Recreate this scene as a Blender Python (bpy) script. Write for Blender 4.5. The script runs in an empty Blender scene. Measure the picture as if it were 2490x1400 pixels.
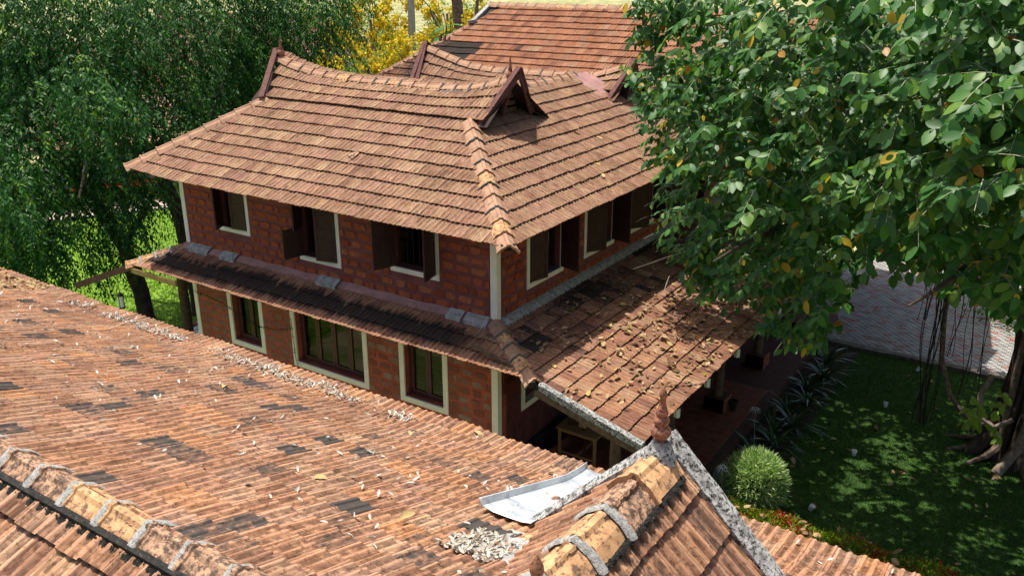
import bpy, bmesh, math, random
import numpy as np
from mathutils import Vector, Matrix
random.seed(11)
rng = np.random.default_rng(7)
scn = bpy.context.scene
COL = scn.collection

# ------------------------------------------------------------------ camera
CAM = np.array([8.783, -12.722, 10.132]); YAW, PITCH, ROLL = 33.55, -20.308, -0.149
def cam_axes():
    y, p, r = math.radians(YAW), math.radians(PITCH), math.radians(ROLL)
    f = np.array([-math.sin(y)*math.cos(p), math.cos(y)*math.cos(p), math.sin(p)])
    a = np.array([math.cos(y), math.sin(y), 0.0]); b = np.cross(a, f)
    return a*math.cos(r)+b*math.sin(r), -a*math.sin(r)+b*math.cos(r), f
CR, CU, CF = cam_axes()
cam = bpy.data.cameras.new('camera'); cam.sensor_width = 36; cam.lens = 2137.57/2490*36
cam.clip_start = 0.1; cam.clip_end = 1500
camo = bpy.data.objects.new('camera', cam); COL.objects.link(camo)
camo.matrix_world = Matrix([[CR[i], CU[i], -CF[i], CAM[i]] for i in range(3)] + [[0, 0, 0, 1]])
scn.camera = camo

# ------------------------------------------------------------------ sky, sun, exposure
SUN = Vector((-0.285, 0.065, 1.0)).normalized()
world = bpy.data.worlds.new('World'); scn.world = world; world.use_nodes = True
wn = world.node_tree.nodes; wl = world.node_tree.links
bg = wn.get('Background') or wn.new('ShaderNodeBackground')
sky = wn.new('ShaderNodeTexSky'); sky.sky_type = 'NISHITA'; sky.sun_disc = False
sky.sun_elevation = math.asin(SUN.z); sky.sun_rotation = math.atan2(SUN.x, SUN.y)
sky.air_density = 1.0; sky.dust_density = 4.0; sky.ozone_density = 0.6
wl.new(sky.outputs[0], bg.inputs[0]); bg.inputs[1].default_value = 0.13
sl = bpy.data.lights.new('sun', 'SUN'); sl.energy = 5.0; sl.angle = math.radians(0.5); sl.color = (1.0, 0.95, 0.86)
so = bpy.data.objects.new('sun', sl); COL.objects.link(so); so.location = (-10, 0, 40)
so.rotation_euler = SUN.to_track_quat('Z', 'Y').to_euler()
scn.view_settings.view_transform = 'Standard'; scn.view_settings.look = 'None'
scn.view_settings.exposure = 0.42; scn.view_settings.gamma = 1.0; scn.view_settings.use_curve_mapping = False

# ------------------------------------------------------------------ materials
class NT:
    def __init__(s, name):
        s.m = bpy.data.materials.new(name); s.m.use_nodes = True
        s.t = s.m.node_tree; s.t.nodes.clear()
        s.out = s.t.nodes.new('ShaderNodeOutputMaterial')
    def n(s, typ, props=None, **ins):
        nd = s.t.nodes.new('ShaderNode'+typ)
        for k, v in (props or {}).items(): setattr(nd, k, v)
        for k, v in ins.items(): s.put(nd, k, v)
        return nd
    def put(s, nd, k, v):
        key = int(k[1:]) if k[0] == 'i' and k[1:].isdigit() else k.replace('_', ' ')
        sock = nd.inputs[key]
        if isinstance(v, bpy.types.NodeSocket): s.t.links.new(v, sock)
        else:
            if isinstance(v, (tuple, list)) and len(v) == 3 and sock.type == 'RGBA': v = (*v, 1)
            sock.default_value = v
    def mix(s, fac, a, b, mode='MIX'):
        nd = s.t.nodes.new('ShaderNodeMix'); nd.data_type = 'RGBA'; nd.blend_type = mode
        for i, v in ((0, fac), (6, a), (7, b)):
            if isinstance(v, bpy.types.NodeSocket): s.t.links.new(v, nd.inputs[i])
            else: nd.inputs[i].default_value = (*v, 1) if isinstance(v, (tuple, list)) and len(v) == 3 else v
        return nd.outputs[2]
    def math(s, op, a, b=0.0, clamp=False):
        nd = s.t.nodes.new('ShaderNodeMath'); nd.operation = op; nd.use_clamp = clamp
        for i, v in ((0, a), (1, b)):
            if isinstance(v, bpy.types.NodeSocket): s.t.links.new(v, nd.inputs[i])
            else: nd.inputs[i].default_value = v
        return nd.outputs[0]
    def vmath(s, op, a, b):
        nd = s.t.nodes.new('ShaderNodeVectorMath'); nd.operation = op
        for i, v in ((0, a), (1, b)):
            if isinstance(v, bpy.types.NodeSocket): s.t.links.new(v, nd.inputs[i])
            else: nd.inputs[i].default_value = v
        return nd.outputs[0]
    def ramp(s, fac, stops, interp='LINEAR'):
        nd = s.t.nodes.new('ShaderNodeValToRGB'); r = nd.color_ramp; r.interpolation = interp
        while len(r.elements) < len(stops): r.elements.new(0.5)
        for e, (p, c) in zip(r.elements, stops):
            e.position = p; e.color = (*c, 1) if len(c) == 3 else c
        s.t.links.new(fac, nd.inputs[0]); return nd.outputs[0]
    def step(s, fac, lo, hi):
        nd = s.t.nodes.new('ShaderNodeMapRange'); nd.interpolation_type = 'SMOOTHSTEP'
        s.t.links.new(fac, nd.inputs[0]); nd.inputs[1].default_value = lo; nd.inputs[2].default_value = hi
        return nd.outputs[0]
    def pos(s): return s.n('NewGeometry').outputs['Position']
    def noise(s, vec, scale, detail=3.0, rough=0.55, out=0):
        nd = s.n('TexNoise', Scale=scale, Detail=detail, Roughness=rough); s.t.links.new(vec, nd.inputs['Vector']); return nd.outputs[out]
    def attr(s, name):
        a = s.n('Attribute', dict(attribute_type='GEOMETRY', attribute_name=name))
        b = s.n('Attribute', dict(attribute_type='OBJECT', attribute_name=name))
        return s.math('ADD', a.outputs['Fac'], b.outputs['Fac'])
    def bump(s, h, strength=0.3, dist=0.01, nrm=None):
        b = s.n('Bump', Strength=strength, Distance=dist, Height=h)
        if nrm is not None: s.put(b, 'Normal', nrm)
        return b.outputs[0]
    def fin(s, col, rough=0.85, nrm=None, spec=0.25, metal=0.0, transl=0.0, tcol=None):
        b = s.n('BsdfPrincipled'); s.put(b, 'Base_Color', col); s.put(b, 'Roughness', rough)
        s.put(b, 'Metallic', metal); s.put(b, 'Specular_IOR_Level', spec)
        if nrm is not None: s.put(b, 'Normal', nrm)
        sh = b.outputs[0]
        if transl > 0:
            t = s.n('BsdfTranslucent'); s.put(t, 'Color', tcol if tcol is not None else col)
            x = s.n('MixShader'); x.inputs[0].default_value = transl
            s.t.links.new(sh, x.inputs[1]); s.t.links.new(t.outputs[0], x.inputs[2]); sh = x.outputs[0]
        s.t.links.new(sh, s.out.inputs[0]); return s.m

def simple(name, col, var=0.25, scale=6.0, rough=0.8, bump=0.2, bs=40.0, spec=0.25, metal=0.0, dirt=None, dirt_amt=0.5):
    t = NT(name); p = t.pos(); c = tuple(col)
    n = t.noise(p, scale, 5.0, 0.6)
    cc = t.mix(t.step(n, 0.3, 0.7), tuple(x*(1-var) for x in c), tuple(min(1, x*(1+var)) for x in c))
    if dirt is not None:
        d = t.noise(p, scale*2.3, 6.0, 0.7); cc = t.mix(t.step(d, 1-dirt_amt, 1.15-dirt_amt), cc, dirt)
    return t.fin(cc, rough, t.bump(t.noise(p, bs, 4.0), bump, 0.01), spec, metal)

def tile_mat(name, stops, streak=0.5, mould_col=(0.022, 0.02, 0.018), grain=0.5, lichen=0.0, pale=0.1, soot=0.0, band=False):
    t = NT(name); tone = t.attr('tile_tone'); mould = t.attr('tile_mould_shade')
    uv = t.n('UVMap').outputs[0]; p = t.pos()
    off = t.n('CombineXYZ', X=t.math('MULTIPLY', tone, 37.3), Y=t.math('MULTIPLY', tone, 91.7)).outputs[0]
    v = t.vmath('ADD', uv, off)
    base = t.ramp(tone, stops)
    # stripes that run down the tile, sooty mottling, slow drift over the roof
    dk = lambda c, f: t.mix(1.0, c, f, 'MULTIPLY')
    st = t.noise(t.vmath('MULTIPLY', v, (46.0, 3.2, 1.0)), 1.0, 4.0, 0.6)
    base = t.mix(t.math('MULTIPLY', t.step(st, 0.47, 0.63), streak), base, dk(base, (0.34, 0.29, 0.27)))
    st2 = t.noise(t.vmath('MULTIPLY', t.vmath('ADD', v, (7.1, 3.3, 0)), (62.0, 4.0, 1.0)), 1.0, 3.0)
    base = t.mix(t.math('MULTIPLY', t.step(st2, 0.53, 0.66), pale), base, (0.66, 0.48, 0.30))
    sp = t.noise(p, 26.0, 6.0, 0.75)
    base = t.mix(t.math('MULTIPLY', t.step(sp, 0.50, 0.64), grain), base, dk(base, (0.36, 0.31, 0.28)))
    big = t.noise(p, 1.1, 5.0, 0.65)
    base = t.mix(t.math('MULTIPLY', t.step(big, 0.42, 0.66), 0.45), base, dk(base, (0.55, 0.52, 0.50)))
    if soot > 0:   # dirt that has settled in the two channels of every tile
        sx = t.n('SeparateXYZ'); t.t.links.new(uv, sx.inputs[0])
        ch = t.math('MULTIPLY', t.math('ABSOLUTE', t.math('SUBTRACT', t.math('FRACT', t.math('MULTIPLY', t.math('SUBTRACT', sx.outputs[0], 0.013), 1/0.106)), 0.5)), 2.0)
        gn = t.noise(t.vmath('MULTIPLY', v, (6.0, 9.0, 1.0)), 1.0, 5.0, 0.7)
        gm = t.math('MULTIPLY', t.math('SUBTRACT', 1.0, t.step(ch, 0.25, 0.75), True), t.step(gn, 0.30, 0.56))
        base = t.mix(t.math('MULTIPLY', gm, soot), base, dk(base, (0.17, 0.155, 0.15)))
    # black mould, with shade painted in on two roofs: per tile amount, ragged edge
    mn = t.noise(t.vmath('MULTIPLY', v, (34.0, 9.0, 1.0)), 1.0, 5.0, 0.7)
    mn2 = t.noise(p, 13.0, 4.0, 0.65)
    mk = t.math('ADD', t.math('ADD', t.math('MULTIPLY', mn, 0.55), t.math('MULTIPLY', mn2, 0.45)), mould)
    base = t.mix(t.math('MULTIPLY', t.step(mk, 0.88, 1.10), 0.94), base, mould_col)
    if band:   # the black mould belt along the lower front roof
        sp3 = t.n('SeparateXYZ'); t.t.links.new(p, sp3.inputs[0]); sy = t.math('ADD', sp3.outputs[1], 1.0)
        jg = t.noise(t.vmath('MULTIPLY', p, (11.0, 1.6, 1.6)), 1.0, 5.0, 0.7); jl = t.noise(t.vmath('MULTIPLY', p, (0.9, 0.5, 0.5)), 1.0, 2.0)
        hi = t.math('ADD', sy, t.math('ADD', t.math('MULTIPLY', t.math('SUBTRACT', jg, 0.5), -0.75), t.math('MULTIPLY', t.math('SUBTRACT', jl, 0.5), -0.5)))
        lo = t.math('ADD', sy, t.math('MULTIPLY', t.math('SUBTRACT', jg, 0.5), 0.5))
        rt = t.math('SUBTRACT', 1.0, t.step(t.math('ADD', sp3.outputs[0], t.math('MULTIPLY', jg, 1.2)), -0.1, 0.9))
        bm_ = t.math('MULTIPLY', t.math('MULTIPLY', t.step(lo, 0.10, 0.26), t.math('SUBTRACT', 1.0, t.step(hi, 0.56, 0.72))), rt)
        base = t.mix(t.math('MULTIPLY', bm_, 0.93), base, (0.020, 0.018, 0.017))
    if lichen > 0:
        ln = t.noise(p, 5.5, 5.0, 0.75)
        base = t.mix(t.math('MULTIPLY', t.step(ln, 0.64, 0.74), lichen), base, (0.55, 0.47, 0.42))
    h = t.math('ADD', t.math('MULTIPLY', st, 0.6), t.math('MULTIPLY', sp, 0.5))
    return t.fin(base, 0.9, t.bump(h, 0.55, 0.006), 0.15)

def leaf_mat(name, stops, rough=0.4, spec=0.4, transl=0.25, veins=True, tmul=(1.3, 1.5, 0.5)):
    t = NT(name); tone = t.attr('leaf_tone'); base = t.ramp(tone, stops)
    n = t.noise(t.pos(), 9.0, 3.0)
    base = t.mix(t.math('MULTIPLY', t.step(n, 0.35, 0.7), 0.35), base, t.mix(1.0, base, (0.55, 0.62, 0.5), 'MULTIPLY'))
    return t.fin(base, rough, None, spec, 0.0, transl, t.mix(1.0, base, tmul, 'MULTIPLY'))

M = {}
TAN = [(0.0, (0.22, 0.115, 0.072)), (0.15, (0.39, 0.235, 0.14)), (0.35, (0.30, 0.165, 0.105)), (0.55, (0.36, 0.20, 0.135)), (0.75, (0.28, 0.145, 0.09)), (0.9, (0.36, 0.22, 0.135)), (1.0, (0.42, 0.27, 0.16))]
ORANGE = [(0.0, (0.19, 0.075, 0.045)), (0.2, (0.38, 0.165, 0.085)), (0.45, (0.30, 0.12, 0.065)), (0.7, (0.40, 0.19, 0.105)), (0.9, (0.27, 0.12, 0.075)), (1.0, (0.38, 0.24, 0.15))]
LOWER = [(0.0, (0.20, 0.095, 0.065)), (0.3, (0.31, 0.145, 0.09)), (0.6, (0.40, 0.21, 0.12)), (0.85, (0.33, 0.18, 0.12)), (1.0, (0.46, 0.29, 0.17))]
FORE = [(0.0, (0.20, 0.105, 0.07)), (0.2, (0.46, 0.24, 0.135)), (0.4, (0.31, 0.16, 0.10)), (0.55, (0.48, 0.285, 0.175)), (0.7, (0.38, 0.215, 0.145)), (0.85, (0.52, 0.25, 0.12)), (1.0, (0.56, 0.38, 0.24))]
M['tile_upper'] = tile_mat('weathered_tan_tile', TAN, 0.8, grain=0.6, pale=0.40, soot=0.35)
M['tile_lower'] = tile_mat('mouldy_red_tile', LOWER, 0.6, grain=0.55, pale=0.22, soot=0.4)
M['tile_skirt'] = tile_mat('mould_belt_tile', LOWER, 0.5, grain=0.45, pale=0.15, soot=0.3, band=True)
M['tile_back'] = tile_mat('orange_red_tile', ORANGE, 0.6, grain=0.45, pale=0.15, soot=0.3)
M['tile_fore'] = tile_mat('sandy_lichen_tile', FORE, 0.5, soot=0.8, grain=0.85, lichen=0.5, pale=0.22, mould_col=(0.050, 0.047, 0.044))
M['deck'] = simple('dark_roof_underside', (0.035, 0.022, 0.016), 0.3)
M['mortar_wall'] = simple('red_oxide_pointing', (0.19, 0.060, 0.056), 0.2, 3.0, dirt=(0.23, 0.10, 0.095), dirt_amt=0.42)
M['mortar_low'] = simple('rusty_red_pointing', (0.34, 0.082, 0.045), 0.3, 2.2, dirt=(0.22, 0.07, 0.055), dirt_amt=0.5)
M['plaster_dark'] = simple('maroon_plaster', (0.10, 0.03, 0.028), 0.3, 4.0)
M['white'] = simple('cream_white_paint', (0.80, 0.77, 0.66), 0.06, 3.0, 0.6, 0.08, dirt=(0.55, 0.52, 0.44), dirt_amt=0.36)
M['wood_dark'] = simple('dark_brown_painted_wood', (0.045, 0.021, 0.017), 0.25, 8.0, 0.5, 0.15, 60)
M['wood_win'] = simple('plum_brown_window_wood', (0.085, 0.034, 0.032), 0.2, 8.0, 0.45, 0.15, 60)
M['iron'] = simple('dark_iron', (0.03, 0.022, 0.02), 0.2, 10, 0.5)
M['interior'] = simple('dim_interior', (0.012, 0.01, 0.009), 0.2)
M['cement'] = simple('grey_cement', (0.33, 0.32, 0.30), 0.3, 8.0, 0.95, 0.6, 60, dirt=(0.05, 0.048, 0.045), dirt_amt=0.47)
M['cement_white'] = simple('pale_mortar_joint', (0.33, 0.325, 0.30), 0.3, 30.0, 0.95, 0.9, 110, dirt=(0.13, 0.125, 0.11), dirt_amt=0.5)
M['cement_lichen'] = simple('lichen_spotted_cement', (0.36, 0.36, 0.34), 0.4, 14.0, 0.95, 0.8, 90, dirt=(0.028, 0.027, 0.024), dirt_amt=0.54)
M['cement_pink'] = simple('pink_washed_cement', (0.33, 0.18, 0.16), 0.2, 5.0, 0.9, 0.3, 40, dirt=(0.16, 0.10, 0.09), dirt_amt=0.38)
M['tile_far'] = simple('dull_far_tile', (0.15, 0.075, 0.048), 0.35, 1.5, 0.9, 0.3, 20)
M['moss'] = simple('black_moss', (0.022, 0.021, 0.018), 0.5, 30.0, 0.95, 0.9, 90, dirt=(0.20, 0.19, 0.17), dirt_amt=0.42)
M['terracotta'] = simple('weathered_terracotta', (0.36, 0.155, 0.09), 0.3, 22.0, 0.8, 0.5, 120, dirt=(0.06, 0.042, 0.034), dirt_amt=0.52)
M['joint_dark'] = simple('sooty_mortar_joint', (0.15, 0.145, 0.13), 0.3, 20.0, 0.95, 0.6, 80, dirt=(0.05, 0.048, 0.045), dirt_amt=0.5)
M['ridge_house'] = simple('faded_ridge_tile', (0.37, 0.215, 0.135), 0.2, 3.0, 0.9, 0.3, 60, dirt=(0.17, 0.10, 0.07), dirt_amt=0.45)
M['ridge'] = simple('sooty_ridge_tile', (0.42, 0.25, 0.155), 0.3, 9.0, 0.9, 0.8, 90, dirt=(0.095, 0.062, 0.045), dirt_amt=0.57)
M['ridge_fresh'] = simple('orange_ridge_tile', (0.52, 0.29, 0.14), 0.25, 8.0, 0.85, 0.4, 80, dirt=(0.13, 0.078, 0.052), dirt_amt=0.52)
M['barge'] = simple('purple_brown_bargeboard', (0.14, 0.062, 0.052), 0.3, 9.0, 0.85, 0.4, 50, dirt=(0.05, 0.03, 0.026), dirt_amt=0.45)
M['wood_grey'] = simple('weathered_timber', (0.13, 0.085, 0.055), 0.35, 9.0, 0.85, 0.4, 50)
M['wood_table'] = simple('light_teak_table', (0.42, 0.22, 0.085), 0.12, 6.0, 0.45, 0.1, 60)
M['wood_table_top'] = simple('worn_teak_top', (0.34, 0.21, 0.095), 0.2, 9.0, 0.4, 0.1, 60)
M['wood_chair'] = simple('dark_red_wood', (0.085, 0.03, 0.018), 0.2, 8.0, 0.4)
M['floor_red'] = simple('red_floor_tile', (0.23, 0.072, 0.042), 0.3, 5.0, 0.55, 0.15, 40)
M['grout'] = simple('floor_grout', (0.10, 0.045, 0.035), 0.2)
M['floor_blue'] = simple('glazed_pale_tile', (0.62, 0.67, 0.78), 0.05, 3.0, 0.25, 0.03)
M['black_paint'] = simple('black_ledge_paint', (0.018, 0.019, 0.022), 0.2, 5.0, 0.4)
M['brick'] = simple('red_brick', (0.26, 0.075, 0.04), 0.3, 9.0)
M['metal_sheet'] = simple('galvanised_sheet', (0.62, 0.66, 0.70), 0.12, 2.5, 0.45, 0.15, 7, 0.5, 0.35, dirt=(0.42, 0.46, 0.5), dirt_amt=0.5)
M['lamp_white'] = simple('white_lamp_shade', (0.75, 0.77, 0.72), 0.05, 5.0, 0.5)
M['lamp_black'] = simple('black_lamp_metal', (0.02, 0.02, 0.02), 0.1, 5.0, 0.4)
M['plastic_white'] = simple('white_plastic', (0.72, 0.74, 0.74), 0.08, 12.0, 0.4)
M['bark'] = simple('grey_brown_bark', (0.16, 0.115, 0.085), 0.4, 7.0, 0.95, 0.9, 26, dirt=(0.05, 0.035, 0.026), dirt_amt=0.5)
M['bark_dark'] = simple('dark_fig_bark', (0.055, 0.042, 0.032), 0.4, 6.0, 0.95, 0.9, 22)
M['root_pale'] = simple('pale_root_bark', (0.22, 0.17, 0.13), 0.35, 11.0, 0.95, 0.7, 40)
M['twig'] = simple('pale_green_twig', (0.26, 0.25, 0.17), 0.25, 12.0)
M['stone_slab'] = simple('grey_granite', (0.22, 0.22, 0.21), 0.3, 25.0)
M['paver'] = simple('grey_concrete_paver', (0.27, 0.265, 0.245), 0.25, 3.5, 0.9, 0.3, 40)
M['paver_red'] = simple('red_concrete_paver', (0.28, 0.15, 0.125), 0.2, 3.5, 0.9, 0.3, 40)
M['soil'] = simple('dark_soil', (0.045, 0.03, 0.02), 0.4, 5.0, 0.95, 0.8, 20)
M['kerb'] = simple('mossy_kerb', (0.13, 0.115, 0.09), 0.4, 7.0, 0.95, 0.6, 30)
M['wall_yellow'] = simple('ochre_plaster', (0.45, 0.28, 0.10), 0.15, 2.0)
M['wall_pale'] = simple('off_white_plaster', (0.55, 0.55, 0.52), 0.1, 2.0)
M['panel_grey'] = simple('slate_grey_panel', (0.19, 0.22, 0.25), 0.1, 2.0)
M['path_pink'] = simple('pinkish_paving', (0.42, 0.33, 0.28), 0.2, 2.0)
M['sign'] = simple('rust_red_board', (0.115, 0.022, 0.012), 0.1, 4.0, 0.5)
M['ink'] = simple('black_letter_paint', (0.008, 0.007, 0.006), 0.1, 4.0, 0.5)
M['drygrass'] = simple('dry_field', (0.34, 0.30, 0.16), 0.4, 0.25, 0.95, 0.5, 4, dirt=(0.15, 0.20, 0.05), dirt_amt=0.55)
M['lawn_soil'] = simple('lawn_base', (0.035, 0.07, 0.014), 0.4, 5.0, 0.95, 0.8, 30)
M['concrete_pole'] = simple('pole_concrete', (0.36, 0.36, 0.35), 0.1, 4.0)

def stone_mat(name, stops, fleck, amt):
    t = NT(name); p = t.pos(); tone = t.attr('tile_tone')
    base = t.ramp(tone, stops)
    n = t.noise(p, 14.0, 5.0, 0.7); base = t.mix(t.math('MULTIPLY', t.step(n, 0.4, 0.65), 0.5), base, t.mix(1.0, base, (0.5, 0.42, 0.38), 'MULTIPLY'))
    w = t.n('TexNoise', dict(noise_dimensions='3D'), Scale=38.0, Detail=3.0, Distortion=2.5); t.t.links.new(p, w.inputs['Vector'])
    ridge = t.math('ABSOLUTE', t.math('SUBTRACT', w.outputs[0], 0.5))
    base = t.mix(t.math('MULTIPLY', t.math('SUBTRACT', 1.0, t.step(ridge, 0.0, 0.03), True), amt), base, fleck)
    return t.fin(base, 0.95, t.bump(t.math('ADD', t.noise(p, 45.0, 5.0, 0.7), t.step(ridge, 0.0, 0.06)), 0.9, 0.012), 0.1)
M['stone_up'] = stone_mat('orange_laterite', [(0, (0.44, 0.095, 0.046)), (0.5, (0.55, 0.13, 0.058)), (1, (0.62, 0.21, 0.10))], (0.55, 0.33, 0.2), 0.55)
M['stone_low'] = stone_mat('bleached_laterite', [(0, (0.36, 0.09, 0.05)), (0.35, (0.40, 0.14, 0.095)), (0.7, (0.44, 0.25, 0.185)), (1, (0.50, 0.34, 0.27))], (0.55, 0.45, 0.38), 0.75)

GREENS = [(0.0, (0.010, 0.045, 0.010)), (0.35, (0.018, 0.085, 0.013)), (0.7, (0.036, 0.135, 0.015)), (0.9, (0.085, 0.20, 0.018)), (1.0, (0.16, 0.27, 0.025))]
M['leaf_fig'] = leaf_mat('weeping_fig_leaf', GREENS, 0.5, 0.22, 0.2)
M['leaf_ban'] = leaf_mat('banyan_leaf', [(0.0, (0.022, 0.085, 0.018)), (0.35, (0.042, 0.140, 0.026)), (0.65, (0.080, 0.195, 0.032)), (0.85, (0.15, 0.26, 0.035)), (0.955, (0.21, 0.30, 0.04)), (0.965, (0.48, 0.36, 0.03)), (0.985, (0.52, 0.34, 0.03)), (1.0, (0.40, 0.19, 0.03))], 0.45, 0.3, 0.28)
M['leaf_cassia'] = leaf_mat('cassia_leaf', [(0, (0.06, 0.13, 0.02)), (0.6, (0.14, 0.23, 0.035)), (1, (0.27, 0.32, 0.05))], 0.6, 0.2, 0.4)
M['petal'] = leaf_mat('yellow_cassia_petal', [(0, (0.62, 0.44, 0.012)), (1, (0.78, 0.62, 0.04))], 0.6, 0.2, 0.35, tmul=(1.0, 1.0, 0.6))
M['leaf_bush'] = leaf_mat('variegated_bush_leaf', [(0, (0.14, 0.27, 0.07)), (0.5, (0.32, 0.44, 0.17)), (1, (0.60, 0.66, 0.38))], 0.5, 0.3, 0.3)
M['leaf_hedge'] = leaf_mat('hedge_leaf', [(0, (0.10, 0.19, 0.012)), (0.55, (0.26, 0.33, 0.02)), (0.62, (0.30, 0.12, 0.02)), (0.75, (0.42, 0.035, 0.015)), (1, (0.36, 0.015, 0.012))], 0.45, 0.35, 0.3)
M['leaf_lily'] = leaf_mat('spider_lily_leaf', [(0, (0.020, 0.062, 0.022)), (0.8, (0.034, 0.090, 0.026)), (1, (0.11, 0.22, 0.03))], 0.3, 0.5, 0.12)
M['leaf_dry'] = leaf_mat('dry_leaf', [(0, (0.15, 0.08, 0.04)), (0.35, (0.30, 0.185, 0.095)), (0.8, (0.48, 0.35, 0.20)), (0.93, (0.52, 0.38, 0.16)), (1, (0.28, 0.26, 0.04))], 0.75, 0.15, 0.15, tmul=(1, 0.8, 0.5))
M['leaf_bleached'] = leaf_mat('bleached_leaf', [(0, (0.30, 0.24, 0.18)), (0.5, (0.52, 0.48, 0.42)), (1, (0.62, 0.59, 0.54))], 0.8, 0.1, 0.1, tmul=(1, 0.9, 0.8))
M['lawn_sun'] = simple('sun_tinted_lawn_base', (0.13, 0.23, 0.022), 0.3, 3.0, 0.95, 0.6, 20)  # far lawn base, sunlight put into its brighter green
M['grass_sun'] = leaf_mat('sun_tinted_lawn_grass', [(0, (0.10, 0.21, 0.015)), (0.6, (0.17, 0.30, 0.022)), (1, (0.32, 0.41, 0.05))], 0.5, 0.3, 0.35)  # sunlit copy of the grass, brightness painted into the colour
M['grass_deep'] = leaf_mat('shade_tinted_lawn_grass', [(0, (0.030, 0.100, 0.014)), (0.6, (0.055, 0.165, 0.020)), (1, (0.12, 0.25, 0.035))], 0.5, 0.3, 0.3)  # shaded copy of the grass, shade painted in as darker green
M['flower_white'] = leaf_mat('white_petal', [(0, (0.8, 0.8, 0.76)), (1, (0.8, 0.8, 0.76))], 0.6, 0.2, 0.3, tmul=(1, 1, 1))
M['flower_red'] = leaf_mat('red_flower', [(0, (0.50, 0.03, 0.01)), (1, (0.62, 0.09, 0.02))], 0.6, 0.2, 0.2, tmul=(1, 1, 1))
M['creeper'] = leaf_mat('dark_creeper_leaf', [(0, (0.012, 0.022, 0.012)), (1, (0.03, 0.045, 0.02))], 0.6, 0.2, 0.1)
t = NT('window_pane'); p_ = t.pos()
sep = t.n('SeparateXYZ'); t.t.links.new(p_, sep.inputs[0])
fold = t.noise(t.n('CombineXYZ', X=t.math('MULTIPLY', sep.outputs[0], 0.8), Y=t.math('MULTIPLY', sep.outputs[1], 0.8), Z=t.math('MULTIPLY', sep.outputs[2], 22.0)).outputs[0], 1.0, 2.0)
M['curtain'] = t.fin(t.mix(t.step(fold, 0.35, 0.65), (0.55, 0.45, 0.27), (0.80, 0.69, 0.45)), 0.8, t.bump(fold, 0.6, 0.02))
t = NT('clear_glass'); g = t.n('BsdfGlass', Roughness=0.02, IOR=1.1); tr = t.n('BsdfTransparent', Color=(0.8, 0.82, 0.78)); gl = t.n('BsdfGlossy', Roughness=0.03)
x = t.n('MixShader'); x.inputs[0].default_value = 0.06; t.t.links.new(tr.outputs[0], x.inputs[1]); t.t.links.new(gl.outputs[0], x.inputs[2]); t.t.links.new(x.outputs[0], t.out.inputs[0])
M['glass'] = t.m
# ------------------------------------------------------------------ mesh helpers
def link(name, me, m, parent=None, mw=None, keep=True):
    o = bpy.data.objects.new(name, me); COL.objects.link(o)
    if m is not None and not me.materials: me.materials.append(M[m] if isinstance(m, str) else m)
    if parent is not None:
        o.parent = parent
        if keep:
            r = parent
            while r.parent is not None: r = r.parent
            o.matrix_parent_inverse = parent_inv.get(parent.name, Matrix.Identity(4))
    if mw is not None: o.matrix_basis = mw
    return o
parent_inv = {}
def empty(name, loc, rz=0.0):
    o = bpy.data.objects.new(name, None); COL.objects.link(o); o.empty_display_size = 0.2
    o.location = loc; o.rotation_euler = (0, 0, rz)
    parent_inv[o.name] = (Matrix.Translation(loc) @ Matrix.Rotation(rz, 4, 'Z')).inverted()
    return o
def tag(o, label=None, cat=None, group=None, kind=None):
    if label: o['label'] = label
    if cat: o['category'] = cat
    if group: o['group'] = group
    if kind: o['kind'] = kind
    return o

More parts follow.
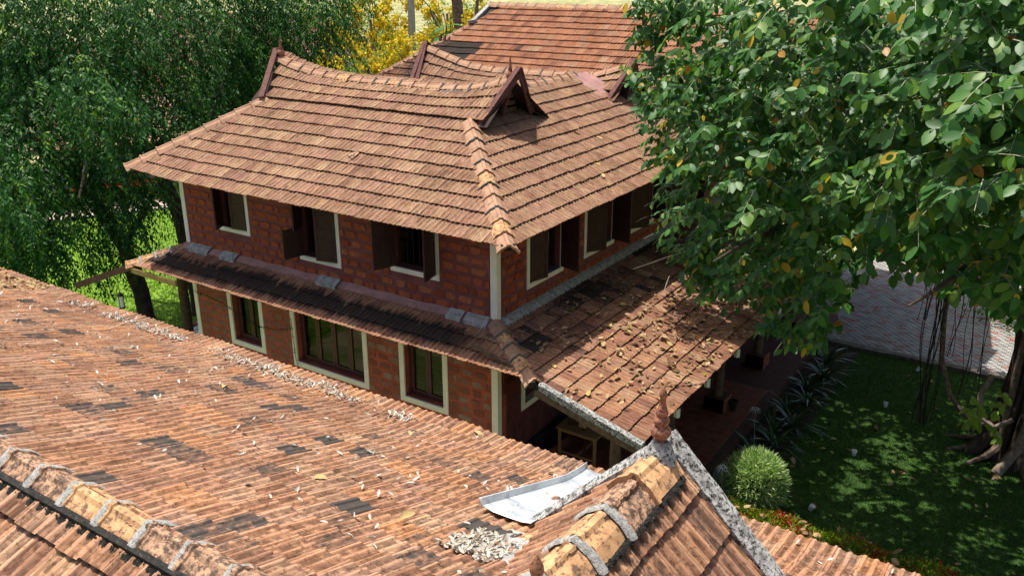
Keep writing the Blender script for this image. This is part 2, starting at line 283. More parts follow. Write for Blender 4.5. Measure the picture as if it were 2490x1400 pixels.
class MB:
    def __init__(s): s.v = []; s.f = []
    def add(s, vs, fs):
        b = len(s.v); s.v += [tuple(map(float, q)) for q in vs]; s.f += [tuple(b+i for i in f) for f in fs]; return s
    def obox(s, c, ax, h):
        c = np.array(c, float); ax = [np.array(a, float) for a in ax]
        vs = [c+ax[0]*h[0]*i+ax[1]*h[1]*j+ax[2]*h[2]*k for k in (-1, 1) for j in (-1, 1) for i in (-1, 1)]
        return s.add(vs, [(0, 2, 3, 1), (4, 5, 7, 6), (0, 1, 5, 4), (2, 6, 7, 3), (0, 4, 6, 2), (1, 3, 7, 5)])
    def box(s, lo, hi):
        lo = np.minimum(lo, hi).astype(float); hi2 = np.maximum(lo, hi).astype(float)
        return s.obox((lo+hi2)/2, np.eye(3), (hi2-lo)/2)
    def beam(s, a, b, w, h, up=(0, 0, 1)):
        a = np.array(a, float); b = np.array(b, float); d = b-a; L = np.linalg.norm(d); d /= L
        u = np.array(up, float); u = u-d*(u@d); u /= np.linalg.norm(u)
        return s.obox((a+b)/2, (d, np.cross(u, d), u), (L/2, w/2, h/2))
    def tube(s, pts, rad, n=8, cap=True):
        pts = [np.array(q, float) for q in pts]
        if not hasattr(rad, '__len__'): rad = [rad]*len(pts)
        rings = []; prev = None
        for i, q in enumerate(pts):
            d = pts[min(i+1, len(pts)-1)]-pts[max(i-1, 0)]; d = d/(np.linalg.norm(d)+1e-9)
            if prev is None:
                a = np.array([1, 0, 0]) if abs(d[0]) < 0.8 else np.array([0, 1, 0]); u = np.cross(d, a)
            else: u = prev-d*(prev@d)
            u /= np.linalg.norm(u)+1e-9; prev = u; w = np.cross(d, u)
            rings.append([q+rad[i]*(u*math.cos(2*math.pi*k/n)+w*math.sin(2*math.pi*k/n)) for k in range(n)])
        vs = [q for r in rings for q in r]; fs = []
        for i in range(len(rings)-1):
            for k in range(n):
                k2 = (k+1) % n; fs.append((i*n+k, i*n+k2, (i+1)*n+k2, (i+1)*n+k))
        if cap: fs.append(tuple(range(n-1, -1, -1))); fs.append(tuple((len(rings)-1)*n+k for k in range(n)))
        return s.add(vs, fs)
    def lathe(s, prof, c=(0, 0, 0), n=16):
        c = np.array(c, float); vs = []; fs = []
        for r, z in prof:
            for k in range(n): vs.append(c+np.array([r*math.cos(2*math.pi*k/n), r*math.sin(2*math.pi*k/n), z]))
        for i in range(len(prof)-1):
            for k in range(n):
                k2 = (k+1) % n; fs.append((i*n+k, i*n+k2, (i+1)*n+k2, (i+1)*n+k))
        fs.append(tuple(range(n-1, -1, -1))); fs.append(tuple((len(prof)-1)*n+k for k in range(n)))
        return s.add(vs, fs)
    def extrude(s, poly, d):
        d = np.array(d, float); n = len(poly); p = [np.array(q, float) for q in poly]
        return s.add(p+[q+d for q in p], [tuple(range(n-1, -1, -1)), tuple(n+i for i in range(n))]+[(i, (i+1) % n, n+(i+1) % n, n+i) for i in range(n)])
    def mesh(s, name, smooth=False, bevel=0.0):
        me = bpy.data.meshes.new(name); me.from_pydata(s.v, [], s.f)
        bm = bmesh.new(); bm.from_mesh(me)
        bmesh.ops.recalc_face_normals(bm, faces=bm.faces)
        if bevel > 0: bmesh.ops.bevel(bm, geom=[e for e in bm.edges if e.calc_face_angle(0) > 0.5], offset=bevel, segments=1, affect='EDGES')
        bm.to_mesh(me); bm.free()
        if smooth:
            for p in me.polygons: p.use_smooth = True
            try: me.set_sharp_from_angle(angle=math.radians(45))
            except Exception: pass
        me.update(); return me
    def build(s, name, m, parent=None, smooth=False, bevel=0.0, **kw):
        return link(name, s.mesh(name, smooth, bevel), m, parent, **kw)

def np_mesh(name, V, loops, sizes, tone=None, mould=None, uv=None, smooth=False, tname='tile_tone'):
    me = bpy.data.meshes.new(name); nv = len(V); nf = len(sizes)
    me.vertices.add(nv); me.vertices.foreach_set('co', np.ascontiguousarray(V, np.float32).ravel())
    me.loops.add(len(loops)); me.loops.foreach_set('vertex_index', np.ascontiguousarray(loops, np.int32))
    st = np.zeros(nf, np.int32); st[1:] = np.cumsum(sizes)[:-1]
    me.polygons.add(nf); me.polygons.foreach_set('loop_start', st)
    try: me.polygons.foreach_set('loop_total', np.ascontiguousarray(sizes, np.int32))
    except Exception: pass
    me.polygons.foreach_set('use_smooth', np.full(nf, bool(smooth)))
    if tone is not None:
        a = me.attributes.new(tname, 'FLOAT', 'FACE'); a.data.foreach_set('value', np.ascontiguousarray(tone, np.float32))
    if mould is not None:
        a = me.attributes.new('tile_mould_shade', 'FLOAT', 'FACE'); a.data.foreach_set('value', np.ascontiguousarray(mould, np.float32))
    if uv is not None:
        l = me.uv_layers.new(name='UVMap'); l.data.foreach_set('uv', np.ascontiguousarray(uv, np.float32).ravel())
    me.update(calc_edges=True); me.validate(); return me

def rnd(a, b): return random.uniform(a, b)

# ------------------------------------------------------------------ roof tiles (ribbed interlocking clay tile)
TW, TL = 0.232, 0.405
PX = [0.0, 0.012, 0.026, 0.040, 0.090, 0.104, 0.118, 0.132, 0.146, 0.196, 0.210, 0.240]
PZ = [0.008, 0.022, 0.022, 0.006, 0.004, 0.016, 0.020, 0.016, 0.004, 0.006, 0.020, 0.016]
def tile_proto(lift=0.042, L=TL):
    n = len(PX); V = []; F = []
    for x, z in zip(PX, PZ): V.append((x-TW/2, 0.0, z+lift))
    for x, z in zip(PX, PZ): V.append((x-TW/2, L, z))
    for x, z in zip(PX, PZ): V.append((x-TW/2, 0.004, z+lift-0.021))
    for i in range(n-1): F.append((i, i+1, n+i+1, n+i))
    for i in range(n-1): F.append((2*n+i, 2*n+i+1, i+1, i))
    V = np.array(V); F = np.array(F)
    uv = np.array([[V[k][0]+TW/2, V[k][1]] for f in F for k in f])
    return V, F, uv
TV, TF, TUV = tile_proto()
_tile_me = {}
def tile_mesh(m):
    if m not in _tile_me:
        me = np_mesh('roof_tile', TV, TF.ravel(), np.full(len(TF), 4), uv=TUV); me.materials.append(M[m]); _tile_me[m] = me
    return _tile_me[m]
def join_tiles(name, mats, tone, mould, m, parent, clips=None):
    N = len(mats)
    if N == 0: return None
    Mx = np.array(mats); V = np.einsum('nij,kj->nki', Mx[:, :3, :3], TV)+Mx[:, None, :3, 3]
    loops = (TF.ravel()[None, :]+(np.arange(N)*len(TV))[:, None]).ravel()
    me = np_mesh(name, V.reshape(-1, 3), loops, np.full(N*len(TF), 4), np.repeat(tone, len(TF)), np.repeat(mould, len(TF)), np.tile(TUV, (N, 1)))
    if clips:
        bm = bmesh.new(); bm.from_mesh(me)
        for co, no in clips:
            bmesh.ops.bisect_plane(bm, geom=bm.verts[:]+bm.edges[:]+bm.faces[:], plane_co=co, plane_no=no, clear_inner=True)
        bm.to_mesh(me); bm.free()
    o = link(name, me, m, parent); o['kind'] = 'stuff'; return o

class Tiles:
    """collects the tiles of one building; the ones that show largest become objects, the others one joined part"""
    def __init__(s): s.items = []
    def lay(s, surf, nrow, expo, xlo, xhi, m, parent, clips=(), keep=None, tone=None, mould=None, jit=1.0, x_off=0.0):
        # surf(row_distance, x) -> point ; rows run up the slope
        for r in range(nrow):
            d = r*expo; a, b = xlo(r), xhi(r)
            n = int((b-a)/TW)+2; x = a+x_off+TW/2-TW
            for k in range(n+1):
                x += TW
                if x-TW/2 > b+0.001: break
                P = np.array(surf(d, x)); Pu = np.array(surf(d+expo, x)); Px = np.array(surf(d, x+0.1))
                up = Pu-P; up /= np.linalg.norm(up); tu = Px-P; tu /= np.linalg.norm(tu)
                nn = np.cross(tu, up)
                if nn[2] < 0: tu = -tu; nn = -nn
                nn /= np.linalg.norm(nn); tu = np.cross(up, nn)
                if keep is not None and not keep(P, Pu): continue
                a1 = rnd(-0.012, 0.012)*jit; tu2 = tu+up*a1+nn*rnd(-0.02, 0.02)*jit; tu2 /= np.linalg.norm(tu2)
                up2 = up+nn*rnd(-0.012, 0.010)*jit; up2 -= tu2*(up2@tu2); up2 /= np.linalg.norm(up2); n2 = np.cross(tu2, up2)
                Q = P+nn*(0.02+rnd(0, 0.006)*jit)+up*rnd(-0.012, 0.012)*jit
                Mx = np.eye(4); Mx[:3, 0] = tu2; Mx[:3, 1] = up2; Mx[:3, 2] = n2; Mx[:3, 3] = Q
                cut = False; out = False
                for co, no in clips:
                    ds = [(Q+tu*i*TW/2+up*j*TL-np.array(co))@np.array(no) for i in (-1, 1) for j in (0, 1)]
                    if max(ds) < 0: out = True
                    if min(ds) < 0: cut = True
                if out: continue
                tn = rnd(0, 1) if tone is None else tone(r, x, P)
                md = 0.0 if mould is None else mould(r, x, P)
                c = Q+up*0.18; v = c-CAM; dist = np.linalg.norm(v); z = v@CF
                area = abs(n2@v)/dist/dist**2
                u_, v_ = 1245+2137.57*(v@CR)/max(z, .1), 700-2137.57*(v@CU)/max(z, .1)
                if z < 0.5 or not (-20 < u_ < 2510 and -20 < v_ < 1420) or n2@v > 0: area = -1
                s.items.append([area, Mx, tn, md, m, parent, tuple(clips) if cut else None, (u_, v_)])
    def build(s, limit=300, hide=None):
        order = sorted(range(len(s.items)), key=lambda i: -s.items[i][0])
        solo = set()
        for i in order:
            it = s.items[i]
            if len(solo) >= limit or it[0] < 0: break
            if it[6] is None and not (hide and hide(*it[7])): solo.add(i)
        rest = {}
        for i, it in enumerate(s.items):
            if i in solo:
                o = link('roof_tile', tile_mesh(it[4]), None, it[5], Matrix(it[1].tolist()))
                o['tile_tone'] = float(it[2]); o['tile_mould_shade'] = float(it[3])
            else: rest.setdefault((it[4], it[5].name, it[6]), []).append(it)
        for (m, pn, cl), L in rest.items():
            join_tiles('roof_tiles', [q[1] for q in L], np.array([q[2] for q in L]), np.array([q[3] for q in L]), m, L[0][5], cl)

def sheet(name, pts, m, parent, thick=0.03):
    """a roof boarding: polygon given in order, thickened downwards"""
    return MB().extrude(pts, (0, 0, -thick)).build(name, m, parent)

# ridge and hip tiles : angular caps
def ridge_proto(L=0.43, w=0.15, h=0.115, collar=True):
    prof = [(-w, -h*0.95), (-w*0.62, -h*0.38), (-w*0.25, -0.012), (-0.02, 0.012), (0.02, 0.012), (w*0.25, -0.012), (w*0.62, -h*0.38), (w, -h*0.95)]
    ys = [0.0, 0.035, 0.045, L] if collar else [0.0, L*0.5, L]; sc = [1.10, 1.10, 1.0, 0.97] if collar else [1, 1, 0.97]
    n = len(prof); vs = []; fs = []
    for y, k in zip(ys, sc):
        for x, z in prof: vs.append((x*k, y, z*k+(0.012 if k > 1.05 else 0)))
    for i in range(len(ys)-1):
        for j in range(n-1): fs.append((i*n+j, i*n+j+1, (i+1)*n+j+1, (i+1)*n+j))
    m = len(vs)
    for x, z in prof: vs.append((x*sc[0]*0.88, 0.0, z*sc[0]-0.022))
    for j in range(n-1): fs.append((m+j, m+j+1, j+1, j))
    return MB().add(vs, fs)
RIDGE_ME = ridge_proto().mesh('ridge_tile'); RIDGE_ME2 = RIDGE_ME.copy(); RIDGE_MEH = RIDGE_ME.copy(); RIDGE_MEH.materials.append(M['ridge_house']); RIDGE_ME.materials.append(M['ridge']); RIDGE_ME2.materials.append(M['ridge_fresh'])
def joint_proto(w=0.16, h=0.115):
    prof = [(-w, -h*0.98), (-w*0.62, -h*0.38), (-w*0.22, -0.004), (0, 0.018), (w*0.22, -0.004), (w*0.62, -h*0.38), (w, -h*0.98)]
    n = len(prof); vs = []; fs = []
    for y, k in ((-0.05, 1.0), (-0.035, 1.12), (0.012, 1.14), (0.04, 1.03)):
        for x, z in prof: vs.append((x*k, y+rnd(-.004, .004), z*k+0.012*(k > 1.05)))
    for i in range(3):
        for j in range(n-1): fs.append((i*n+j, i*n+j+1, (i+1)*n+j+1, (i+1)*n+j))
    return MB().add(vs, fs)
JOINT_ME = joint_proto().mesh('mortar_joint', True); JOINT_ME.materials.append(M['cement_white'])
JOINT_MED = JOINT_ME.copy(); JOINT_MED.materials.clear(); JOINT_MED.materials.append(M['joint_dark'])
def frame(P, d, up=(0, 0, 1)):
    d = np.array(d, float); d /= np.linalg.norm(d); u = np.array(up, float); u = u-d*(u@d); u /= np.linalg.norm(u)
    a = np.cross(d, u); Mx = np.eye(4); Mx[:3, 0] = a; Mx[:3, 1] = d; Mx[:3, 2] = u; Mx[:3, 3] = P; return Matrix(Mx.tolist())
def ridge_line(path, parent, expo=0.39, joints='none', fresh=0.15, sc=1.0, first_end=0, up=(0, 0, 1)):
    """path: polyline; caps are laid from its first point; the collar end points back towards the start"""
    path = [np.array(q, float) for q in path]; seg = [np.linalg.norm(path[i+1]-path[i]) for i in range(len(path)-1)]
    T = sum(seg); n = max(1, int(round(T/expo))); st = T/n
    def at_(s_):
        for i, L in enumerate(seg):
            if s_ <= L or i == len(seg)-1: return path[i]+(path[i+1]-path[i])*(s_/L)
            s_ -= L
    for k in range(n):
        A = at_(k*st); B = at_((k+1)*st); m = frame(A+(0, 0, rnd(0, .012)), B-A+np.array([0, 0, -0.02]), up)
        m = m @ Matrix.Diagonal((sc*rnd(.97, 1.03), st/0.39*1.0, sc, 1)) @ Matrix.Rotation(rnd(-.03, .03), 4, 'Y')
        link('ridge_tile', RIDGE_ME2 if random.random() < fresh else (RIDGE_ME if joints == 'pale' else RIDGE_MEH), None, parent, m)
        if joints != 'none' and (joints == 'pale' or random.random() < (0.3 if joints == 'some' else 0.6)) and k > 0:
            link('mortar_joint', JOINT_ME if joints == 'pale' else JOINT_MED, None, parent, frame(A, B-A, up) @ Matrix.Diagonal((sc, 1, sc, 1) if joints == 'pale' else (sc*.95, .6, sc*.93, 1)))
FIN = [(0.05, 0), (0.055, .03), (0.04, .05), (0.085, .085), (0.105, .125), (0.10, .165), (0.075, .195), (0.06, .21), (0.078, .235), (0.082, .265), (0.066, .295), (0.05, .31), (0.06, .33), (0.06, .36), (0.048, .38), (0.05, .395), (0.043, .405), (0.034, .45), (0.028, .50), (0.034, .515), (0.040, .535), (0.036, .57), (0.018, .61), (0.004, .64)]
def finial(P, parent, s=1.0, prof=FIN, m='terracotta'):
    q = MB().lathe([(r*s, z*s) for r, z in prof], P, 18); return q.build('finial', m, parent, smooth=True)
SPIKE = [(0.05, 0), (0.075, .03), (0.085, .07), (0.06, .12), (0.045, .14), (0.04, .16), (0.045, .17), (0.028, .22), (0.018, .34), (0.003, .44)]

# ------------------------------------------------------------------ walls with openings and stones
def wall_panel(name, T, u0, u1, z0, z1, holes, depth, m, parent):
    us = sorted({u0, u1, *[h[0] for h in holes], *[h[1] for h in holes]}); zs = sorted({z0, z1, *[h[2] for h in holes], *[h[3] for h in holes]})
    us = [u for u in us if u0 <= u <= u1]; zs = [z for z in zs if z0 <= z <= z1]
    mb = MB(); solid = lambda i, j: 0 <= i < len(us)-1 and 0 <= j < len(zs)-1 and not any(h[0] <= (us[i]+us[i+1])/2 <= h[1] and h[2] <= (zs[j]+zs[j+1])/2 <= h[3] for h in holes)
    for i in range(len(us)-1):
        for j in range(len(zs)-1):
            if not solid(i, j): continue
            a, b, c, d = us[i], us[i+1], zs[j], zs[j+1]
            mb.add([T(a, 0, c), T(b, 0, c), T(b, 0, d), T(a, 0, d)], [(0, 1, 2, 3)])
            mb.add([T(a, -depth, c), T(b, -depth, c), T(b, -depth, d), T(a, -depth, d)], [(0, 3, 2, 1)])
            for (di, dj, p, q) in ((-1, 0, (a, c), (a, d)), (1, 0, (b, c), (b, d)), (0, -1, (a, c), (b, c)), (0, 1, (a, d), (b, d))):
                if not solid(i+di, j+dj): mb.add([T(p[0], 0, p[1]), T(q[0], 0, q[1]), T(q[0], -depth, q[1]), T(p[0], -depth, p[1])], [(0, 1, 2, 3)])
    me = bpy.data.meshes.new(name); me.from_pydata(mb.v, [], mb.f); bm = bmesh.new(); bm.from_mesh(me)
    bmesh.ops.remove_doubles(bm, verts=bm.verts, dist=0.0005); bmesh.ops.recalc_face_normals(bm, faces=bm.faces); bm.to_mesh(me); bm.free()
    return link(name, me, m, parent)
STONES = []
def stones(T, u0, u1, z0, z1, holes, parent, m, row=0.207, wmin=.28, wmax=.40, gap=.058, proud=0.020, wob=0.014):
    z = z0
    while z < z1-0.06:
        u = u0-rnd(0, .2); h = row
        while u < u1:
            w = rnd(wmin, wmax) if random.random() > .12 else rnd(.1, .18)
            a, b, c, d = max(u, u0)+gap/2, min(u+w, u1)-gap/2, z+gap/2, min(z+h, z1)-gap/2
            u += w
            for H in holes:
                if d > H[2] and c < H[3] and b > H[0] and a < H[1]:
                    if H[0]-a > b-H[1]: b = H[0]-gap/2
                    else: a = H[1]+gap/2
            if b-a < .06 or d-c < .05: continue
            cx, cz, hw, hh = (a+b)/2, (c+d)/2, (b-a)/2, (d-c)/2; ring = []
            for k in range(10):
                t_ = 2*math.pi*(k+.5)/10; cs, sn = math.cos(t_), math.sin(t_)
                e = 0.42; ring.append((cx+hw*math.copysign(abs(cs)**e, cs)+rnd(-wob, wob), cz+hh*math.copysign(abs(sn)**e, sn)+rnd(-wob, wob)*.8))
            pr = proud*rnd(.6, 1.4)
            vs = [T(p[0], -0.004, p[1]) for p in ring]+[T(cx+(p[0]-cx)*.90, pr, cz+(p[1]-cz)*.86) for p in ring]
            fs = [tuple(10+k for k in range(10))]+[(k, (k+1) % 10, 10+(k+1) % 10, 10+k) for k in range(10)]
            P = np.array(T(cx, 0, cz)); v = P-CAM
            STONES.append((np.linalg.norm(v), vs, fs, m, parent))
        z += h
def build_stones(limit=300):
    STONES.sort(key=lambda q: q[0])
    for _, vs, fs, m, parent in STONES[:limit]:
        o = MB().add(vs, fs).build('stone', m, parent); o['tile_tone'] = rnd(0, 1)
    groups = {}
    for _, vs, fs, m, parent in STONES[limit:]: groups.setdefault((m, parent.name), (parent, MB()))[1].add(vs, fs)
    for (m, _), (parent, mb) in groups.items():
        o = mb.build('stones', m, parent); o['kind'] = 'stuff'; o['tile_tone'] = .5
# ================================================================== MAIN HOUSE
house = tag(empty('laterite_house', (-4.5, 3, 0)), 'two storey red laterite house with cream window surrounds and a sagging tiled ridge', 'house')
Tf = lambda u, d, z: (u, -d, z)
Ts = lambda u, d, z: (d, u, z)
HL = -9.14
def ring(T, u0, u1, z0, z1, b, d0, d1):
    o = [(u0, z0), (u1, z0), (u1, z1), (u0, z1)]; i_ = [(u0+b, z0+b), (u1-b, z0+b), (u1-b, z1-b), (u0+b, z1-b)]
    vs = [T(u, d, z) for d in (d0, d1) for L in (o, i_) for u, z in L]; fs = []
    for k in range(4):
        k2 = (k+1) % 4
        fs += [(k, k2, 4+k2, 4+k), (8+k, 12+k, 12+k2, 8+k2), (k, 8+k, 8+k2, k2), (4+k, 4+k2, 12+k2, 12+k)]
    return MB().add(vs, fs)
def lbox(T, u, d, z): 
    return MB().box(np.array(T(u[0], d[0], z[0])), np.array(T(u[1], d[1], z[1])))
def shutter(T, hinge, w, th, z0, z1, side, parent, plus=1):
    H = np.array(T(hinge, 0.0, 0.0)); eu = np.array(T(1, 0, 0))-np.array(T(0, 0, 0)); ed = np.array(T(0, 1, 0))-np.array(T(0, 0, 0))
    a = math.radians(th); e = eu*math.cos(a)+ed*math.sin(a); n = -eu*math.sin(a)+ed*math.cos(a)
    L = lambda u, d, z: tuple(H+ed*0.01+e*u+n*d+np.array([0, 0, z]))
    zm = (z0+z1)/2+0.02; holes = [(.07, w-.07, z0+.08, zm-.05), (.07, w-.07, zm+.05, z1-.07)]
    o = wall_panel('shutter', L, 0.004, w, z0, z1, holes, 0.034, 'wood_dark', parent)
    for h in holes:
        mb = lbox(lambda u, d, z: L(u, d, z), (h[0], h[1]), (-0.026, -0.008), (h[2], h[3])) if False else None
        vs = [L(u, d, z) for d in (-.026, -.008) for z in (h[2]-.001, h[3]+.001) for u in (h[0]-.001, h[1]+.001)]
        MB().add(vs, [(0, 2, 3, 1), (4, 5, 7, 6), (0, 1, 5, 4), (2, 6, 7, 3), (0, 4, 6, 2), (1, 3, 7, 5)]).build('shutter_panel', 'wood_dark', parent)
def window_up(T, u0, u1, z0, z1, leaves, bars=True):
    b = 0.10; w = ring(T, u0, u1, z0, z1, b, -0.02, 0.018).build('window', 'white', house)
    a, c = u0+b, u1-b
    lbox(T, (a, c), (-.20, .0), (z0+b-.02, z0+b)).build('sill', 'panel_grey', w)
    ring(T, a, c, z0+b, z1-b, .05, -.21, -.14).build('window_frame', 'wood_dark', w)
    if bars:
        for k in range(1, 6):
            u = a+.05+(c-a-.1)*k/6; MB().tube([T(u, -.17, z0+b+.04), T(u, -.17, z1-b)], .008, 6).build('window_bar', 'iron', w)
        lbox(T, (a+.05, c-.05), (-.185, -.165), (z0+b+.52, z0+b+.56)).build('cross_bar', 'wood_dark', w)
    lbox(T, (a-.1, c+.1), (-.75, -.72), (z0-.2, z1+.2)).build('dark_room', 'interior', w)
    for (hinge, wd, th, lo, hi) in leaves: shutter(T, hinge, wd, th, lo, hi, 0, w)
def window_low(T, u0, u1, z0, z1, nleaf):
    b = .125; w = ring(T, u0, u1, z0, z1, b, -0.02, 0.022).build('window', 'white', house)
    a, c = u0+b, u1-b; D = .17
    # painted reveal
    for nm, (ua, ub, za, zb) in (('reveal', (a-.03, a, z0+b-.03, z1-b)), ('reveal', (c, c+.03, z0+b-.03, z1-b)), ('sill', (a-.03, c+.03, z0+b-.03, z0+b))):
        lbox(T, (ua, ub), (-D-.06, -.003), (za, zb)).build(nm, 'white', w)
    ring(T, a, c, z0+b, z1-b, .055, -D-.05, -D+.02).build('window_frame', 'wood_win', w)
    lw = (c-a-.11)/nleaf
    for k in range(nleaf):
        x0 = a+.055+lw*k
        ring(T, x0+.004, x0+lw-.004, z0+b+.06, z1-b-.06, .062, -D-.03, -D+.012).build('sash', 'wood_win', w)
        lbox(T, (x0+.06, x0+lw-.06), (-D-.018, -D-.014), (z0+b+.11, z1-b-.11)).build('pane', 'glass', w)
    lbox(T, (a+.05, c-.05), (-D-.10, -D-.085), (z0+b, z1-b)).build('curtain', 'curtain', w)
UPW = [(-7.84, -6.79, 4.29, 5.56), (-5.22, -3.99, 4.04, 5.56), (-2.60, -1.35, 4.28, 5.56)]
LOW = [(-7.89, -6.67, 1.39, 3.12), (-5.73, -3.40, 1.35, 3.12), (-2.50, -1.22, 1.37, 3.12)]
SUP = [(1.04, 2.46, 4.05, 5.50), (3.35, 4.77, 4.05, 5.50), (5.52, 6.92, 4.05, 5.50), (7.75, 9.15, 4.05, 5.50)]
SLO = [(0.85, 2.25, 1.44, 3.0)]
ins = lambda h, b: (h[0]+b, h[1]-b, h[2]+b, h[3]-b)
wf = wall_panel('upper_wall', Tf, HL, 0, 3.45, 5.80, [ins(h, .09) for h in UPW], .30, 'mortar_wall', house)
ws = wall_panel('upper_wall', Ts, 0.3, 12.2, 3.45, 5.80, [ins(h, .09) for h in SUP], .30, 'mortar_wall', house)
wlf = wall_panel('lower_wall', Tf, HL, 0, -0.3, 3.45, [ins(h, .12) for h in LOW], .30, 'mortar_low', house)
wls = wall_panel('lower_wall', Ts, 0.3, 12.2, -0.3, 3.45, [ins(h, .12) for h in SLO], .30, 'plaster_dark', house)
MB().box((HL, 12.2, -.3), (0, 12.5, 5.8)).build('rear_wall', 'mortar_wall', house)
MB().box((HL, .30, -.3), (HL+.3, 12.2, 5.8)).build('end_wall', 'mortar_wall', house)
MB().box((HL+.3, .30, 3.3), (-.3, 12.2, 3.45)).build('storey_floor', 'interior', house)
stones(Tf, HL+.15, -.13, 3.72, 5.8, UPW, wf, 'stone_up')
stones(Ts, .15, 7.6, 3.72, 5.6, SUP, ws, 'stone_up', wmin=.24, wmax=.36)
stones(Tf, HL+.15, -.13, .70, 3.3, LOW, wlf, 'stone_low', proud=.007, wob=.02)
# corner bands
for x0, x1 in ((HL, HL+.12), (-.13, .001)):
    for za, zb in ((3.62, 5.7), (-.3, 3.30)):
        c = MB().box((x0-(.016 if x0 < -5 else 0), -.018, za), (x1+(.017 if x1 > -1 else 0), .0, zb)); c.build('corner_band', 'white', house)
for za, zb in ((3.66, 5.7), (-.3, 3.2)): MB().box((.0005, .0015, za), (.017, .115, zb)).build('corner_band', 'white', house)
UZ = lambda h: (h[2]+.11, h[3]-.1)
z0, z1 = UZ(UPW[0]); window_up(Tf, *UPW[0], [(-6.89, .43, 172, z0+.01, z1), (-7.73, .40, 62, z0+.01, z1)])
z0, z1 = UZ(UPW[1]); window_up(Tf, *UPW[1], [(-4.09, .50, 166, z0+.01, z1), (-5.10, .50, 100, z0+.01, z0+.66), (-5.10, .47, 66, z0+.68, z1)])
z0, z1 = UZ(UPW[2]); window_up(Tf, *UPW[2], [(-2.49, .50, 108, z0+.01, z1), (-1.46, .48, 78, z0+.01, z1)])
for h, (ta, tb) in zip(SUP, ((15, 104), (33, 100), (36, 100), (40, 100))):
    z0, z1 = UZ(h); window_up(Ts, *h, [(h[0]+.11, .50, ta, z0+.01, z1), (h[1]-.11, .50, tb, z0+.01, z1)], bars=False)
for h, n in zip(LOW, (2, 4, 2)): window_low(Tf, *h, n)
window_low(Ts, *SLO[0], 2)

# flashing between wall and lower roof
mb = MB(); N = 60
for i in range(N+1):
    x = HL-.05+(0.02-HL)*i/N*1.0; z = 3.70-.02+.012*math.sin(i*.9)
    mb.v += [(x, -.0195, z+.09+rnd(-.006, .006)), (x, -.075-rnd(0, .012), z+.045), (x, -.16-rnd(0, .012), z-.015+rnd(-.008, .008)), (x, -.165, z-.10)]
for i in range(N):
    for k in range(3): a = i*4+k; mb.f.append((a, a+1, a+5, a+4))
mb.build('flashing', 'cement_pink', house, smooth=True)
for xa, xb in ((-8.95, -8.2), (-7.75, -7.25), (-4.62, -4.02), (-1.1, -.72), (-.66, -.12)):
    mb = MB(); n = 8
    for i in range(n+1):
        x = xa+(xb-xa)*i/n; e = rnd(0, .03)
        mb.v += [(x, -.021, 3.80), (x, -.10, 3.755), (x, -.185-e, 3.69), (x, -.19-e, 3.62)]
    for i in range(n):
        for k in range(3): a = i*4+k; mb.f.append((a, a+1, a+5, a+4))
    mb.build('cement_patch', 'cement', house, smooth=True)
MB().extrude([(.018, .1, 3.78), (.10, .1, 3.74), (.22, .02, 3.635), (.22, .02, 3.5), (.018, .1, 3.5)], (0, 12, 0)).build('flashing', 'cement', house)

tiles = Tiles()
S1 = .52; c1 = math.cos(math.atan(S1)); s1 = math.sin(math.atan(S1)); EX = .36
# ---- upper front slope
def ridge_z(x):
    return float(np.interp(x, [-9.0, -8.7, -8.12, -7.32, -6.5, -5.7, -4.8, -3.86, -3.17, -2.72, -2.28, -1.87, -1.5], [8.02, 7.86, 7.68, 7.54, 7.48, 7.47, 7.48, 7.465, 7.49, 7.535, 7.62, 7.72, 7.87]))
def uf(d, x):
    dz = 0.0
    if x < -7.5: dz = .10*((-7.5-x)/2.4)**2*max(0, 1-d/3.3)
    return (x, -.79+d*c1, 5.51+d*s1+dz)
deck = sheet('roof_boarding', [(-9.8, -.66, 5.56), (.66, -.66, 5.56), (-2.08, 2.08, 6.985), (-8.2, 2.08, 6.985)], 'deck', house)
hipR = ((.79, -.79, 5.5), tuple(np.array([-1, -1, 0])/math.sqrt(2))); hipL = ((-9.93, -.79, 5.5), tuple(np.array([1, -.605, 0])/math.hypot(1, .605)))
tiles.lay(uf, 9, EX, lambda r: -9.95+.605*r*EX*c1, lambda r: .85-r*EX*c1, 'tile_upper', deck, clips=(hipR, hipL))
def ug(d, x):
    v = d/(3.25*EX*.985); zb = 5.51+9*EX*s1; yb = -.79+9*EX*c1
    return (x, yb+(3.10-yb)*v, zb+.03+(ridge_z(x)-.03-zb)*v)
gxl = lambda r: -8.22-.17*r; gxr = lambda r: -1.86+.085*r
deck2 = MB(); NX = 40
for i in range(NX+1):
    x = -8.7+7.1*i/NX; deck2.v += [(x, 2.02, 6.96), (x, 3.10, ridge_z(x)-.05), (x, 4.6, 6.75)]
for i in range(NX):
    for k in range(2): a = i*3+k; deck2.f.append((a, a+1, a+4, a+3))
deck2 = deck2.build('roof_boarding', 'deck', house)
tiles.lay(ug, 3, EX, gxl, gxr, 'tile_upper', deck2)
bk = lambda d, x: (x, 6.2-(-.79+d*c1), 5.51+d*s1)
